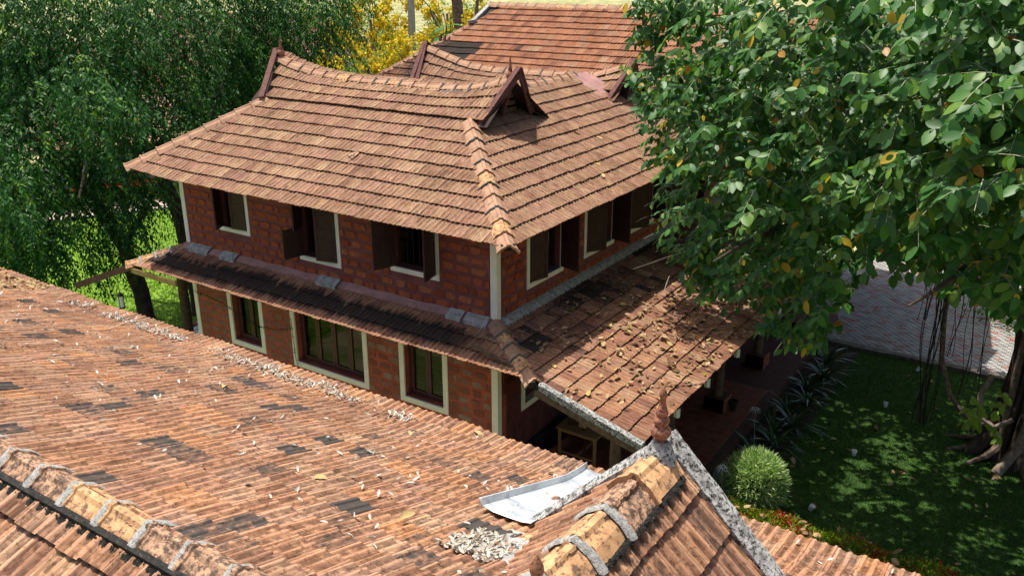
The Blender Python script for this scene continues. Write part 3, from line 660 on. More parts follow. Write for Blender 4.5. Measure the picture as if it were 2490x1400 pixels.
# narrow top course under the ridge
tiles.lay(lambda d, x: ug(d+3*EX-.06, x), 1, EX*.6, lambda r: -8.72, lambda r: -1.62, 'tile_upper', deck2)
rp = [(x, 3.10, ridge_z(x)+.10) for x in np.linspace(-8.68, -1.60, 30)]
ridge_line(rp[::-1], house, .40, 'some', .2, 1.15)
MB().extrude([(-3.5, 2.90, 7.405), (-2.4, 2.90, 7.47), (-2.4, 2.99, 7.54), (-3.5, 2.99, 7.465)], (0, 0, .035)).build('cement_patch', 'joint_dark', house)
hp = lambda a, b, n=2: [tuple(np.array(a)+(np.array(b)-np.array(a))*k/n) for k in range(n+1)]
ridge_line(hp((.86, -.86, 5.60), (-2.02, 2.02, 7.10)), house, .40, 'dark', .22, 1.28)
ridge_line(hp((-9.98, -.84, 5.72), (-8.22, 2.05, 7.10)), house, .40, 'none', .0, 1.2)
MB().extrude([(.90, -.72, 5.60), (.72, -.90, 5.60), (.76, -.86, 5.50), (.86, -.76, 5.50)], (-.05, .05, .01)).build('hip_end', 'moss', house)
# ---- upper side slope
def us(d, y): return (.79-d*c1, y, 5.51+d*s1)
hipR2 = ((.79, -.79, 5.5), tuple(np.array([1, 1, 0])/math.sqrt(2))); hipB = ((.79, 12.6, 5.5), tuple(np.array([1, -1, 0])/math.sqrt(2)))
deck = sheet('roof_boarding', [(.66, -.66, 5.56), (.66, 12.5, 5.56), (-2.77, 9.05, 7.35), (-2.77, 2.77, 7.35)], 'deck', house)
def keep_side(P, Pu):
    x, y, z = P
    if x < -1.45 and 2.2 < y < 3.95: return x > -1.95
    if x < -1.55 and y < 4.3: return z > 7.53-.52*abs(y-3.1)-.05
    if x < -1.5 and 7.5 < y < 9.4: return x > -1.8
    return True
tiles.lay(lambda d, y: us(d, y), 11, EX, lambda r: -.85+r*EX*c1, lambda r: 12.7-r*EX*c1, 'tile_upper', deck, clips=(hipR2, hipB), keep=keep_side, tone=lambda r, x, P: min(1, rnd(0, 1)*.85+.08), mould=lambda r, x, P: .05+.14*max(0, r-5)/6+(.25 if (abs(P[1]-3.2) < 1.0 and P[0] < -.9 and rnd(0, 1) < .6) else 0))  # darker up the slope and below the front gablet
ridge_line(hp((-2.77, 3.7, 7.45), (-2.77, 8.0, 7.45), 6), house, .40, 'some', .08, 1.15)
# ---- middle wing
def ridge2(x): return float(np.interp(x, [-8.6, -8.2, -7.0, -6.4, -5.8, -3.5, -2.7, -2.2, -1.4], [7.82, 7.72, 7.36, 7.27, 7.24, 7.25, 7.27, 7.42, 7.66]))
def um(d, x):
    if d < 3*EX: v = 1-d/(3*EX); return (x, 7.55+1.0*(1-v)*.0+1.0*(1-(d/(3*EX)))*1.0, 6.76+(ridge2(x)-.06-6.76)*v)
    return (x, 7.55-(d-3*EX)*c1, 6.76-(d-3*EX)*s1)
umr = lambda d, x: um(6*EX-d, x)
def keep_mid(P, Pu):
    zs = 5.51+S1*(.79-P[0])
    return P[0] < -2.62 or (P[1] > 7.5 and P[2] > zs-.05)
deck = MB()
for i in range(31):
    x = -8.4+6.9*i/30; deck.v += [um(6*EX, x), um(3*EX, x), (x, 8.55, ridge2(x)-.07), (x, 9.8, 6.6)]
for i in range(30):
    for k in range(3): a = i*4+k; deck.f.append((a, a+1, a+5, a+4))
for i, q in enumerate(deck.v):
    if q[0] > -2.7 and q[1] < 7.6: deck.v[i] = (q[0], q[1], min(q[2], 5.3))
deck = deck.build('roof_boarding', 'deck', house)
tiles.lay(umr, 6, EX, lambda r: -8.25, lambda r: -1.55, 'tile_upper', deck, keep=keep_mid, tone=lambda r, x, P: rnd(0, 1)*.9, mould=lambda r, x, P: .04+max(0, min(.40, .40*(-3.6-P[0])/2.0))*rnd(.5, 1))  # left part darker: mould plus the dark tree's shadow painted in
ridge_line([(x, 8.55, ridge2(x)+.075) for x in np.linspace(-8.3, -1.5, 26)][::-1], house, .41, 'some', .03, 1.1)
# rear slopes, never seen from the front, close the volume
for nm, pts in (('rear_boarding', [(-8.2, 4.1, 6.98), (-2.2, 4.1, 6.98), (-2.9, 5.8, 6.1), (-8.2, 5.8, 6.1)]), ('rear_boarding', [(-9.93, -.78, 5.5), (-8.2, 2.08, 6.98), (-8.2, 9.5, 6.98), (-9.93, 12.5, 5.5)]), ('rear_boarding', [(-9.9, 12.6, 5.5), (.78, 12.6, 5.5), (-2.8, 9.2, 7.2), (-8.2, 9.2, 7.2)])):
    sheet(nm, pts, 'deck', house)
tiles.lay(lambda d, x: (x, 12.6-d*c1, 5.51+d*s1), 3, EX, lambda r: -9.8+.3*r, lambda r: .7-.32*r, 'tile_upper', house) if False else None

# ---- gablets: leaning bargeboards with a scalloped lower edge
def gablet(A, BL, BR, wall_dx, parent, sgn=1):
    A, BL, BR = map(np.array, (A, BL, BR)); out = np.array([sgn, 0, .25]); out /= np.linalg.norm(out)
    for B in (BL, BR):
        d = B-A; L = np.linalg.norm(d); d = d/L; w = np.cross(out, d); w = w if w[2] < 0 else -w
        ext = .12 if B is BL else .0; poly = [A-d*.03, B+d*ext]; n = 18
        low = []
        for k in range(n+1):
            q = B+d*(ext-.02)-(d*(L+ext-.08))*k/n; low.append(q+w*(.105+(.024 if k % 2 else 0)))
        MB().extrude([np.array(q)-out*.02 for q in poly+low], out*.045).build('bargeboard', 'barge', parent)
        MB().beam(A-out*.02-d*.04-w*.035, B-out*.02+d*(ext+.03)-w*.035, .14, .05, up=-w).build('verge_cap', 'barge', parent)
    mid = (BL+BR)/2; b = np.array([-sgn*wall_dx, 0, 0])
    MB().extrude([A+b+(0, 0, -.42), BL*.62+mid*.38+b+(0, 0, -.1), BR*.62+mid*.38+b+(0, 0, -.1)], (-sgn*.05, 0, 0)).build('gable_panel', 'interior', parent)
    MB().beam(A+b*.35+(0, 0, -.22), mid+b*.35, .07, .07, up=(0, 1, 0)).build('king_post', 'barge', parent)
    for k in range(3):
        f = .12+.2*k; p = BR*.8+mid*.2+(A-BR)*f*.8+b*.5; q = mid+(A-mid)*f*.8+b*.5
        MB().beam(p, q, .03, .10).build('gable_slat', 'wood_grey', parent)
gablet((-1.50, 3.10, 8.02), (-1.79, 2.16, 7.03), (-1.79, 4.04, 6.99), .5, house)
finial((-1.74, 3.10, 7.82), house, 1.12, SPIKE)
gablet((-1.42, 8.42, 7.74), (-1.68, 7.62, 6.86), (-1.68, 9.3, 6.86), .5, house)
gablet((-8.86, 3.10, 8.06), (-8.30, 2.05, 7.15), (-8.30, 4.10, 7.05), .5, house, -1)
finial((-8.68, 3.10, 7.93), house, 1.12, SPIKE)
gablet((-8.42, 8.55, 7.90), (-8.05, 7.60, 6.85), (-8.05, 9.5, 6.85), .5, house, -1)
MB().beam((-8.42, 8.5, 7.84), (-8.12, 7.4, 6.74), .12, .14).build('verge_cap', 'barge', house)
# pink cement saddle beside the second gablet
mb = MB(); n = 12
for i in range(n+1):
    y = 7.30+.85*i/n; w = .62*math.sin(math.pi*(.16+.84*i/n)); z = 5.51+S1*(.79+2.45)
    mb.v += [(-2.75+.1*rnd(-1, 1), y, 7.37+.05), (-2.4, y+rnd(-.03, .03), 7.20+.12*i/n), (-2.05, y+rnd(-.03, .03), 7.03+.10*i/n), (-1.85+.05*rnd(-1, 1), y, 6.92+.02)]
for i in range(n):
    for k in range(3): a = i*4+k; mb.f.append((a, a+1, a+5, a+4))
mb.build('cement_saddle', 'cement_pink', house, smooth=True)

# ---- lower front skirt
S2 = .41; c2 = math.cos(math.atan(S2)); s2 = math.sin(math.atan(S2))
deck = sheet('roof_boarding', [(-10.1, -.90, 3.26), (1.34, -.90, 3.26), (0, 0, 3.645), (HL, 0, 3.645)], 'deck', house)
hA = ((0, 0, 3.6), (-math.sin(math.atan2(1.01, 1.48)), -math.cos(math.atan2(1.01, 1.48)), 0)); hB = ((HL, 0, 3.6), (math.sqrt(.5), -math.sqrt(.5), 0))
mould_skirt = lambda r, x, P: rnd(0, .12)
tiles.lay(lambda d, x: (x, -1.0+d*c2, 3.24+d*s2), 4, .305, lambda r: -10.2+.3*r, lambda r: 1.5-.42*r, 'tile_skirt', deck, clips=(hA, hB), tone=lambda r, x, P: rnd(.35, .8) if r == 3 else rnd(.1, .95), mould=mould_skirt, keep=lambda P, Pu: P[1] < -.06)
ridge_line(hp((1.52, -1.06, 3.345), (0.02, -.02, 3.78)), house, .36, 'dark', .35, 1.15)
ridge_line(hp((-10.22, -1.04, 3.33), (HL-.02, -.02, 3.76)), house, .36, 'pale', .45, 1.1)
MB().extrude([(1.56, -1.11, 3.34), (1.42, -1.16, 3.30), (1.44, -1.12, 3.19), (1.60, -1.07, 3.21)], (-.05, .05, .01)).build('hip_end', 'moss', house)
# ---- lower side roof over the veranda
S3 = .277; c3 = math.cos(math.atan(S3)); s3 = math.sin(math.atan(S3)); E3 = .334
deck = sheet('roof_boarding', [(3.44, -.96, 2.682), (3.44, 13.5, 2.682), (0, 13.5, 3.635), (0, 0, 3.635), (1.46, -.96, 3.223)], 'deck', house)
hA2 = ((0, 0, 3.6), (math.sin(math.atan2(1.01, 1.48)), math.cos(math.atan2(1.01, 1.48)), 0))
def mould_side(r, x, P):
    a = .10
    if r >= 5 and x < 9: a = .22+.10*(r-5)*.5+.12*math.sin(x*1.7+r)
    return a+(.16 if rnd(0, 1) < .22 else 0)
tiles.lay(lambda d, y: (3.55-d*c3, y, 2.667+d*s3), 11, E3, lambda r: -.98, lambda r: 13.4, 'tile_lower', deck, clips=(hA2,), keep=lambda P, Pu: P[0] > .16, mould=mould_side)
v = MB(); n = 26
for i in range(n+1):
    x = 1.60+(3.60-1.60)*i/n; z = 3.65-S3*x+.055
    v.v += [(x, -.985, z-.12), (x, -1.07+rnd(-.008, .008), z-.10), (x, -1.075+rnd(-.008, .008), z+rnd(-.008, .008)+.02), (x, -1.04, z+.05+rnd(-.006, .01)), (x, -.955+rnd(-.012, .012), z+.035)]
for i in range(n):
    for k in range(4): a = i*5+k; v.f.append((a, a+1, a+6, a+5))
v.f += [(0, 1, 2, 3, 4), tuple(n*5+k for k in (4, 3, 2, 1, 0))]
v.build('verge_mortar', 'cement_lichen', house)
MB().beam((1.5, -1.03, 3.10), (3.52, -1.03, 2.56), .04, .12).build('verge_board', 'wood_grey', house)
for k in range(28):
    y = -.85+.5*k; MB().beam((.02, y, 3.59), (3.50, y, 2.625), .06, .08).build('rafter', 'wood_grey', house)
MB().beam((2.42, -.95, 2.72), (2.42, 13.2, 2.72), .14, .16).build('wall_plate', 'wood_grey', house)
# veranda on the near side: posts on brick pedestals
for k, y in enumerate((.35, 2.94, 5.84, 8.74, 11.6)):
    x = 2.42
    ped = MB().box((x-.24, y-.24, 0), (x+.24, y+.24, .36)).build('pedestal', 'grout', house)
    for zc in range(4):
        for s_ in range(2):
            for (ax, sg) in ((0, -1), (0, 1), (1, -1), (1, 1)):
                o = .12 if zc % 2 else 0
                u0, u1 = (-.235, -.004) if s_ == 0 else (.004, .235)
                if ax == 0: MB().box((x+sg*.24, y+u0, .006+zc*.09), (x+sg*.252, y+u1, .088+zc*.09)).build('brick', 'brick', ped)
                else: MB().box((x+u0, y+sg*.24, .006+zc*.09), (x+u1, y+sg*.252, .088+zc*.09)).build('brick', 'brick', ped)
    MB().tube([(x, y, .36 if k else .0), (x+.01, y, 1.4), (x, y, 2.66)], [.115, .105, .095], 14).build('post', 'wood_grey', house, smooth=True)
# veranda floor : slab and its tiles
fl = MB().box((0.001, -1.35, -.32), (3.32, 13.6, -.012)).build('veranda_floor', 'grout', house)
FT = MB().box((-.148, -.148, 0), (.148, .148, .012)).mesh('floor_tile', bevel=.004); FT.materials.append(M['floor_red'])
for i in range(10):
    for j in range(29):
        link('floor_tile', FT, None, fl, Matrix.Translation((.30+.302*i+rnd(-.002, .002), -1.18+.302*j+rnd(-.002, .002), -.012+rnd(-.002, .001))))
MB().box((.018, 0.12, 0), (.30, 11, .30)).build('ledge', 'floor_red', house)
MB().box((.017, 0.12, .302), (.34, 11, .36)).build('ledge_top', 'black_paint', house)
MB().box((.0175, 0.12, .362), (.04, 11, .62)).build('skirting', 'black_paint', house)
# far end veranda
fb = MB().box((-12.8, -.6, -.3), (HL-.05, 6, -.012)).build('end_floor', 'grout', house)
FB = MB().box((-.196, -.196, 0), (.196, .196, .012)).mesh('floor_tile', bevel=.003); FB.materials.append(M['floor_blue'])
for i in range(8):
    for j in range(8): link('floor_tile', FB, None, fb, Matrix.Translation((-9.42-.40*i, 1.0+.40*j-.6, -.012)))
sheet('roof_boarding', [(HL, 0, 3.64), (HL, 10, 3.64), (-12.6, 10, 2.3), (-12.6, -1.0, 2.3), (-10.2, -1.0, 3.23)], 'deck', house)
MB().beam((-10.12, -1.0, 3.22), (-12.7, -1.0, 2.22), .06, .16).build('verge_board', 'barge', house)
MB().beam((-10.05, -1.02, 3.16), (-8.35, -1.02, 3.14), .05, .13).build('eave_beam', 'wood_table_top', house)
MB().tube([(-11.35, 1.2, -.01), (-11.3, 1.18, 1.3), (-11.28, 1.15, 2.9)], [.15, .13, .12], 12).build('post', 'wood_grey', house, smooth=True)
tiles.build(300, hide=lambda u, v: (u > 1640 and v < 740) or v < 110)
build_stones(300)

# ================================================================== HOUSE BEHIND
back = tag(empty('rear_house', (-2, 15, 0)), 'taller plain tiled roof rising behind the laterite house', 'house')
bt = Tiles(); BR, BZ = 14.6, 8.68
deck = sheet('roof_boarding', [(-10.2, BR, BZ-.03), (5, BR, BZ-.03), (5, 8.9, BZ-.03-5.7*S1), (-12.9, 8.9, BZ-.03-5.7*S1), (-10.2, 13.46, BZ-.03-1.14*S1)], 'deck', back)
hk = np.array([.8665, -.4992*1.0, 0]); q0 = np.array([-10.19, 13.46, 0]); q1 = np.array([-12.06, 10.27, 0]); dv = q1-q0; nb = np.array([-dv[1], dv[0], 0]); nb /= np.linalg.norm(nb)
if nb[0] < 0: nb = -nb
bt.lay(lambda d, x: (x, 8.9+d*c1, BZ-5.7*S1+d*s1), 18, EX, lambda r: max(-12.9+.58*r*EX*c1, -20) if r < 14 else -10.2, lambda r: 4.9, 'tile_back', deck, clips=((tuple(q0), tuple(nb)),), keep=lambda P, Pu: P[0] > -10.25 or P[1] < 13.5,
       mould=lambda r, x, P: .02+(.30 if rnd(0, 1) < .06 else 0)+max(0, .38*(1-abs(P[0]+8.6)/3.2)*(P[1] < 12.6))+(.42 if P[0] < -9.0 and P[1] < 12.2 else 0))  # shade over the left part painted in through the mould amount
bt.build(300, hide=lambda u, v: u > 1540 or (u > 1100 and v > 165) or v > 185)
ridge_line([(-10.25, BR, BZ+.09), (4.9, BR, BZ+.09)], back, .40, 'some', .25, 1.2)
ridge_line([(-12.1, 10.2, BZ-4.4*S1+.09), (-10.2, 13.44, BZ-1.16*S1+.09)], back, .41, 'none', .05, 1.2)
MB().beam((-10.2, 13.35, BZ-1.2*S1+.07), (-10.24, BR+.1, BZ+.08), .16, .10).build('verge_mortar', 'cement', back)
MB().beam((-10.3, 13.3, BZ-1.2*S1+.11), (-10.05, 13.5, BZ-1.1*S1+.11), .2, .1).build('verge_mortar', 'cement', back)
sheet('rear_boarding', [(-10.2, BR, BZ-.03), (5, BR, BZ-.03), (5, 20, BZ-2.8), (-12.9, 20, BZ-2.8)], 'deck', back)
MB().box((-11, 13.2, -.3), (1.2, 19, 5.5)).build('wall', 'mortar_low', back)
for k in range(3): MB().extrude([(-10.55+.07*k, 11.9+.15*k, 7.62), (-10.45+.07*k, 11.9+.15*k, 7.60), (-10.48+.07*k, 11.95+.15*k, 7.85-.05*k)], (.03, .03, 0)).build('broken_hip_tile', 'barge', back)

# ================================================================== NEAR HOUSE (its roof fills the lower left)
near = tag(empty('near_house', (1, -9, 0)), 'close weathered tiled roof with a cross gable and pale dry leaves along its eave', 'house')
nt = Tiles(); RY, RZ = -10.154, 6.82
hs = np.linspace(0, 4.95, 400); sl_ = np.where(hs < 4.05, .43, .43-.30*(hs-4.05)/.9); zd = np.concatenate([[0], np.cumsum((sl_[1:]+sl_[:-1])/2*np.diff(hs))]); al = np.concatenate([[0], np.cumsum(np.hypot(np.diff(hs), np.diff(zd)))])
AT = al[-1]
def nfar(d, x):
    h = float(np.interp(AT-d, al, hs)); z = RZ-float(np.interp(h, hs, zd)); 
    if d > AT: h = -(d-AT); z = RZ+.4*(d-AT)
    return (x, RY+h, z+.012*math.sin(x*1.3+h*2)+.010*math.sin(x*3.1+h))
dorm = lambda x, y: 6.78-abs(x-6.65) if y < -7.40 else -9
deck = MB(); n = 24
for i in range(n+1):
    h = 4.93*i/n; z = RZ-float(np.interp(h, hs, zd))-.02
    deck.v += [(-8.6, RY+h, z), (10.6, RY+h, z)]
for i in range(n): a = i*2; deck.f.append((a, a+1, a+3, a+2))
deck = deck.build('roof_boarding', 'deck', near)
_pt = {}
def patch(x, y):
    return .5+.28*math.sin(x*1.9+y*.7+1)*math.sin(y*2.3-x*.4)+.2*math.sin(x*.53+2)*math.sin(y*1.1)
def tone_n(r, x, P): return min(1, max(0, .75*rnd(0, 1)+.25*patch(P[0], P[1])))
def mould_n(r, x, P):
    q = .10+.16*(patch(P[0], P[1])-.5)
    w = rnd(0, 1)-.12*(patch(P[0]*1.7+3, P[1]*1.3)-.5)
    return q+(max(0, .42-1.1*w)+.10*(w < .5))-(.14 if P[1] > -5.9 else 0)
nt.lay(nfar, 15, EX*AT/(15*EX), lambda r: -8.5, lambda r: 10.4, 'tile_fore', deck, keep=lambda P, Pu: P[2] > dorm(P[0], P[1])-.12 and not (P[1] > -7.75 and 5.05 < P[0] < 5.5 and False), tone=tone_n, mould=mould_n, jit=1.6)
S4 = .47; c4 = math.cos(math.atan(S4)); s4 = math.sin(math.atan(S4))
deck2 = sheet('roof_boarding', [(-2, RY, RZ-.03), (9.2, RY, RZ-.03), (9.2, RY-6*EX*c4, RZ-.03-6*EX*s4), (-2, RY-6*EX*c4, RZ-.03-6*EX*s4)], 'deck', near)
nt.lay(lambda d, x: (x, RY-(5.92*EX-d)*c4, RZ-(5.92*EX-d)*s4), 6, EX, lambda r: -1.9, lambda r: 6.9, 'tile_fore', deck2, tone=lambda r, x, P: rnd(0, 1), mould=lambda r, x, P: .07+.14*(rnd(0, 1) < .4))
LD = 2.1; q = math.sqrt(.5)
for sg in (1, -1):
    dk = sheet('roof_boarding', [(6.65, -10.4, 6.76), (6.65, -7.5, 6.76), (6.65+sg*LD*q, -7.5, 6.76-LD*q), (6.65+sg*LD*q, -10.4, 6.76-LD*q)], 'deck', near)
    nt.lay(lambda d, y, sg=sg: (6.65+sg*(5.88*EX-d)*q, y, 6.79-(5.88*EX-d)*q), 6, EX, lambda r: -10.6, lambda r: -7.50, 'tile_fore', dk, keep=lambda P, Pu: P[2] > RZ-.43*(P[1]-RY)-.25, tone=lambda r, x, P: rnd(.05, .95), mould=lambda r, x, P, sg=sg: .10+(.30 if rnd(0, 1) < .30 else 0)+.05*(sg > 0))
nt.build(300)
ridge_line([(2.855+.39*k, RY, RZ+.075+.0*k) for k in (-10, 8)], near, .39, 'pale', .08, 1.2)
ridge_line([(5.975, RY, RZ+.08), (6.6, RY, RZ+.2), (7.25, RY, 7.27)], near, .39, 'pale', .08, 1.2)
ridge_line([(6.65, -10.0, 6.875), (6.65, -8.03, 6.875)], near, .39, 'pale', .5, 1.22)
ridge_line([(6.65, -8.03, 6.885), (6.65, -7.60, 6.885)], near, .43, 'pale', 1.0, 1.22)
def lumps(name, a, b, n, r, m):
    mb = MB(); a = np.array(a); b = np.array(b)
    for i in range(n):
        c = a+(b-a)*(i+rnd(.1, .9))/n+np.array([rnd(-.012, .012), rnd(-.012, .012), rnd(-.012, .004)]); s = r*rnd(.6, 1.3)
        ring = [(c[0]+s*math.cos(k*1.2566)*rnd(.8, 1.3), c[1]+s*math.sin(k*1.2566)*rnd(.8, 1.2), c[2]-s*.5) for k in range(5)]
        mb.add(ring+[tuple(c+np.array([0, 0, s*.55]))], [(k, (k+1) % 5, 5) for k in range(5)]+[(4, 3, 2, 1, 0)])
    o = mb.build(name, m, near); o['kind'] = 'stuff'; return o
for sy in (-1,):
    lumps('moss', (-.5, RY-.185, RZ-.02), (6.0, RY-.185, RZ-.02), 700, .026, 'moss')
    MB().beam((-1, RY-.15, RZ-.02), (6.2, RY-.15, RZ-.02), .05, .07).build('moss_bed', 'moss', near)
lumps('moss', (6.65+.185, -10, 6.74), (6.65+.185, -7.6, 6.74), 320, .024, 'moss')
MB().beam((6.65+.17, -10, 6.70), (6.65+.17, -7.6, 6.70), .05, .08).build('moss_bed', 'moss', near)
# cement verges of the cross gable
for sg in (1, -1):
    L = 1.75; mb = MB(); n = 20
    for i in range(n+1):
        s_ = -.03+L*i/n; x = 6.65+sg*s_*q; z = 6.86-s_*q; j = lambda: rnd(-.006, .006)
        mb.v += [(x-sg*.05, -7.50+j(), z-.09), (x, -7.505+j(), z+.045+j()), (x+sg*.03, -7.43+j(), z+.075+j()), (x+sg*.02, -7.345+j(), z+.055+j()), (x-sg*.07, -7.34+j(), z-.10)]
    for i in range(n):
        for k in range(4): a = i*5+k; mb.f.append((a, a+1, a+6, a+5))
    mb.f += [(0, 1, 2, 3, 4), tuple(n*5+k for k in (4, 3, 2, 1, 0))]
    mb.build('verge_mortar', 'cement_lichen', near)
MB().lathe([(.13, -.1), (.115, .0), (.085, .06), (.062, .10), (.055, .115)], (6.65, -7.62, 6.86), 14).build('finial_base', 'cement_lichen', near, smooth=True)
finial((6.65, -7.62, 6.955), near, .70)
MB().lathe([(.14, -.1), (.12, .0), (.07, .10)], (7.2, RY, 7.27), 14).build('finial_base', 'cement', near, smooth=True)
finial((7.2, RY, 7.35), near, .78)
MB().extrude([(6.65, -7.42, 6.7), (5.6, -7.42, 5.65), (7.7, -7.42, 5.65)], (0, .05, 0)).build('gable_panel', 'wood_dark', near)
MB().box((-8, -9.6, -.3), (9.6, -6.2, 4.85)).build('wall', 'wall_pale', near)
# galvanised valley sheet
mb = MB(); n = 26
for i in range(n+1):
    f = i/n; l0 = np.array([5.06-.20*f, -7.62+2.27*f, 0]); r0 = np.array([5.58-.36*f, -7.60+2.22*f, 0])
    zz = lambda P: nfar(0, 0)[2]*0+RZ-float(np.interp(P[1]-RY, hs, zd))+.105
    w = .006*math.sin(f*23)+rnd(-.003, .003)
    row = [(l0, .085), (l0*.985+r0*.015, .083), (l0*.96+r0*.04, .02), (l0*.72+r0*.28, .0+w), (l0*.45+r0*.55, .008*math.sin(f*9)+w), (l0*.2+r0*.8, .004-w), (l0*.03+r0*.97, .022), (r0, .045)]
    mb.v += [(P[0], P[1], zz(P)+dz) for P, dz in row]
for i in range(n):
    for k in range(7): a = i*8+k; mb.f.append((a, a+1, a+9, a+8))
g = mb.build('valley_sheet', 'metal_sheet', near, smooth=True)
s_ = g.modifiers.new('thick', 'SOLIDIFY'); s_.thickness = .003
# rough mortar filling at the head of the valley
mb = MB(); n = 12
for i in range(n+1):
    for j in range(n+1):
        x = 5.36+.52*i/n+.16*(1-j/n); y = -8.55+.95*j/n; e = min(i, n-i, j, n-j)/3
        x += rnd(-.02, .02)*(e < .3)*3; y += rnd(-.03, .03)*(e < .3)
        zz_ = max(RZ-.43*(y-RY), 6.78-abs(x-6.65))
        mb.v.append((x, y, zz_+.03+.05*min(1, e)+rnd(-.012, .012)))
for i in range(n):
    for j in range(n): a = i*(n+1)+j; mb.f.append((a, a+1, a+n+2, a+n+1))
mb.build('valley_mortar', 'cement', near)
link('ridge_tile', RIDGE_ME2, None, near, frame((5.95, -7.98, 6.05), (-.75, .35, -.33)) @ Matrix.Diagonal((1, .8, .9, 1)))

# ================================================================== leaves
def orth(D, Nn):
    D = D/np.linalg.norm(D, axis=1, keepdims=True); X = np.cross(D, Nn); X /= np.linalg.norm(X, axis=1, keepdims=True)+1e-9
    return X, D, np.cross(X, D)
def broad(asp=.56, fold=.10, curl=-.10):
    ts = [0.0, .12, .35, .62, .85, 1.0]; ws = [0, .26, .48, .47, .26, 0]; V = [(0, 0, 0)]; F = []
    for t_, w in zip(ts[1:-1], ws[1:-1]): V += [(-w*asp, t_, fold*w+curl*t_*t_), (0, t_, curl*t_*t_), (w*asp, t_, fold*w+curl*t_*t_)]
    V.append((0, 1.0, curl)); k = len(V)-1
    F += [(0, 2, 1), (0, 3, 2)]
    for i in range(3):
        a = 1+3*i; F += [(a, a+1, a+4, a+3), (a+1, a+2, a+5, a+4)]
    a = 1+3*3; F += [(a, a+1, k), (a+1, a+2, k)]
    return np.array(V), F
def diamond(asp=.42, fold=.08):
    return np.array([(0, 0, 0), (-asp*.5, .42, fold), (0, .45, 0), (asp*.5, .42, fold), (0, 1, -.08)]), [(0, 2, 1), (0, 3, 2), (1, 2, 4), (2, 3, 4)]
def blade(w=.05):
    return np.array([(-w, 0, 0), (w, 0, 0), (0, 1, 0)]), [(0, 1, 2)]
BROAD, DIAM, BLADE = broad(), diamond(), blade()
def leaves_mesh(name, P, D, Nn, size, tone, proto, m, parent, kind='stuff', smooth=True):
    PV, PF = proto; X, Y, Z = orth(D, Nn); s_ = np.asarray(size)[:, None, None]
    V = P[:, None]+s_*(PV[None, :, 0:1]*X[:, None]+PV[None, :, 1:2]*Y[:, None]+PV[None, :, 2:3]*Z[:, None])
    fl_ = [k for f in PF for k in f]; N = len(P)
    loops = (np.array(fl_)[None]+(np.arange(N)*len(PV))[:, None]).ravel(); sizes = np.tile([len(f) for f in PF], N)
    me = np_mesh(name, V.reshape(-1, 3), loops, sizes, np.repeat(tone, len(PF)), tname='leaf_tone', smooth=smooth)
    o = link(name, me, m, parent)
    if kind: o['kind'] = kind
    return o
def leaf_obj(name, me, P, D, Nn, size, tone, parent):
    X, Y, Z = orth(D[None], Nn[None]); Mx = np.eye(4); Mx[:3, 0] = X[0]*size; Mx[:3, 1] = Y[0]*size; Mx[:3, 2] = Z[0]*size; Mx[:3, 3] = P
    o = link(name, me, None, parent, Matrix.Identity(4)); 
    o.matrix_basis = Matrix(Mx.tolist()); o['leaf_tone'] = float(tone); return o
def np_proto(name, proto, m, smooth=True):
    V, F = proto; me = np_mesh(name, V, np.array([k for f in F for k in f]), np.array([len(f) for f in F]), smooth=smooth); me.materials.append(M[m]); return me
def limb(name, pts, r0, r1, m, parent, n=9, wob=.06, sub=4):
    pts = [np.array(p_, float) for p_ in pts]; out = []
    for i in range(len(pts)-1):
        p0 = pts[max(i-1, 0)]; p1, p2 = pts[i], pts[i+1]; p3 = pts[min(i+2, len(pts)-1)]
        for k in range(sub):
            t_ = k/sub; out.append(.5*((2*p1)+(-p0+p2)*t_+(2*p0-5*p1+4*p2-p3)*t_*t_+(-p0+3*p1-3*p2+p3)*t_**3))
    out.append(pts[-1]); N = len(out); rad = [r0+(r1-r0)*(i/(N-1))**.8 for i in range(N)]
    out = [p_+rng.normal(0, wob*rad[i]*2, 3) if 0 < i < N-1 else p_ for i, p_ in enumerate(out)]
    return MB().tube(out, [r_*rnd(.9, 1.12) for r_ in rad], n).build(name, m, parent, smooth=True)
def sprays(centres, per, rad, hub, nleaf, twig, droop, size, spread=.8, up=.25, outw=1.0):
    """leafy shoots: returns leaf arrays and the shoots' own polylines"""
    C0 = np.array(centres, float); C0 = np.repeat(C0, per, 0); n = len(C0)
    g = rng.normal(size=(n, 3)); g /= np.linalg.norm(g, axis=1, keepdims=True); S = C0+g*(rad*rng.random((n, 1))**.5)
    out = S-np.array(hub); out[:, 2] *= .3; out /= np.linalg.norm(out, axis=1, keepdims=True)+1e-6
    d = out*outw+rng.normal(size=(n, 3))*spread; d[:, 2] = d[:, 2]*.6+up; d /= np.linalg.norm(d, axis=1, keepdims=True)
    L = twig*(.6+.8*rng.random((n, 1)))
    t_ = np.linspace(.15, 1, nleaf)
    def at_(tt): return S[:, None]+d[:, None]*(L[:, None]*tt[None, :, None])+np.array([0, 0, -1.0])*(droop*L[:, None]*(tt**2)[None, :, None])
    P = at_(t_); tang = d[:, None]+np.array([0, 0, -1.0])*(2*droop*t_)[None, :, None]
    side = np.cross(tang, np.array([0, 0, 1.0])); side /= np.linalg.norm(side, axis=2, keepdims=True)+1e-6
    sg = np.where(np.arange(nleaf) % 2, 1, -1)[None, :, None]
    D = tang*.45+side*sg*.75+np.array([0, 0, -1.0])*(.35+.5*rng.random((n, nleaf, 1)))+rng.normal(size=(n, nleaf, 3))*.30
    Nn = np.array([0, 0, 1.0])*.8+out[:, None]*.55+rng.normal(size=(n, nleaf, 3))*.35
    k = n*nleaf; sz = size*(.7+.5*rng.random(k))
    tw = at_(np.linspace(0, 1, 5))
    return P.reshape(k, 3), D.reshape(k, 3), Nn.reshape(k, 3), sz, tw
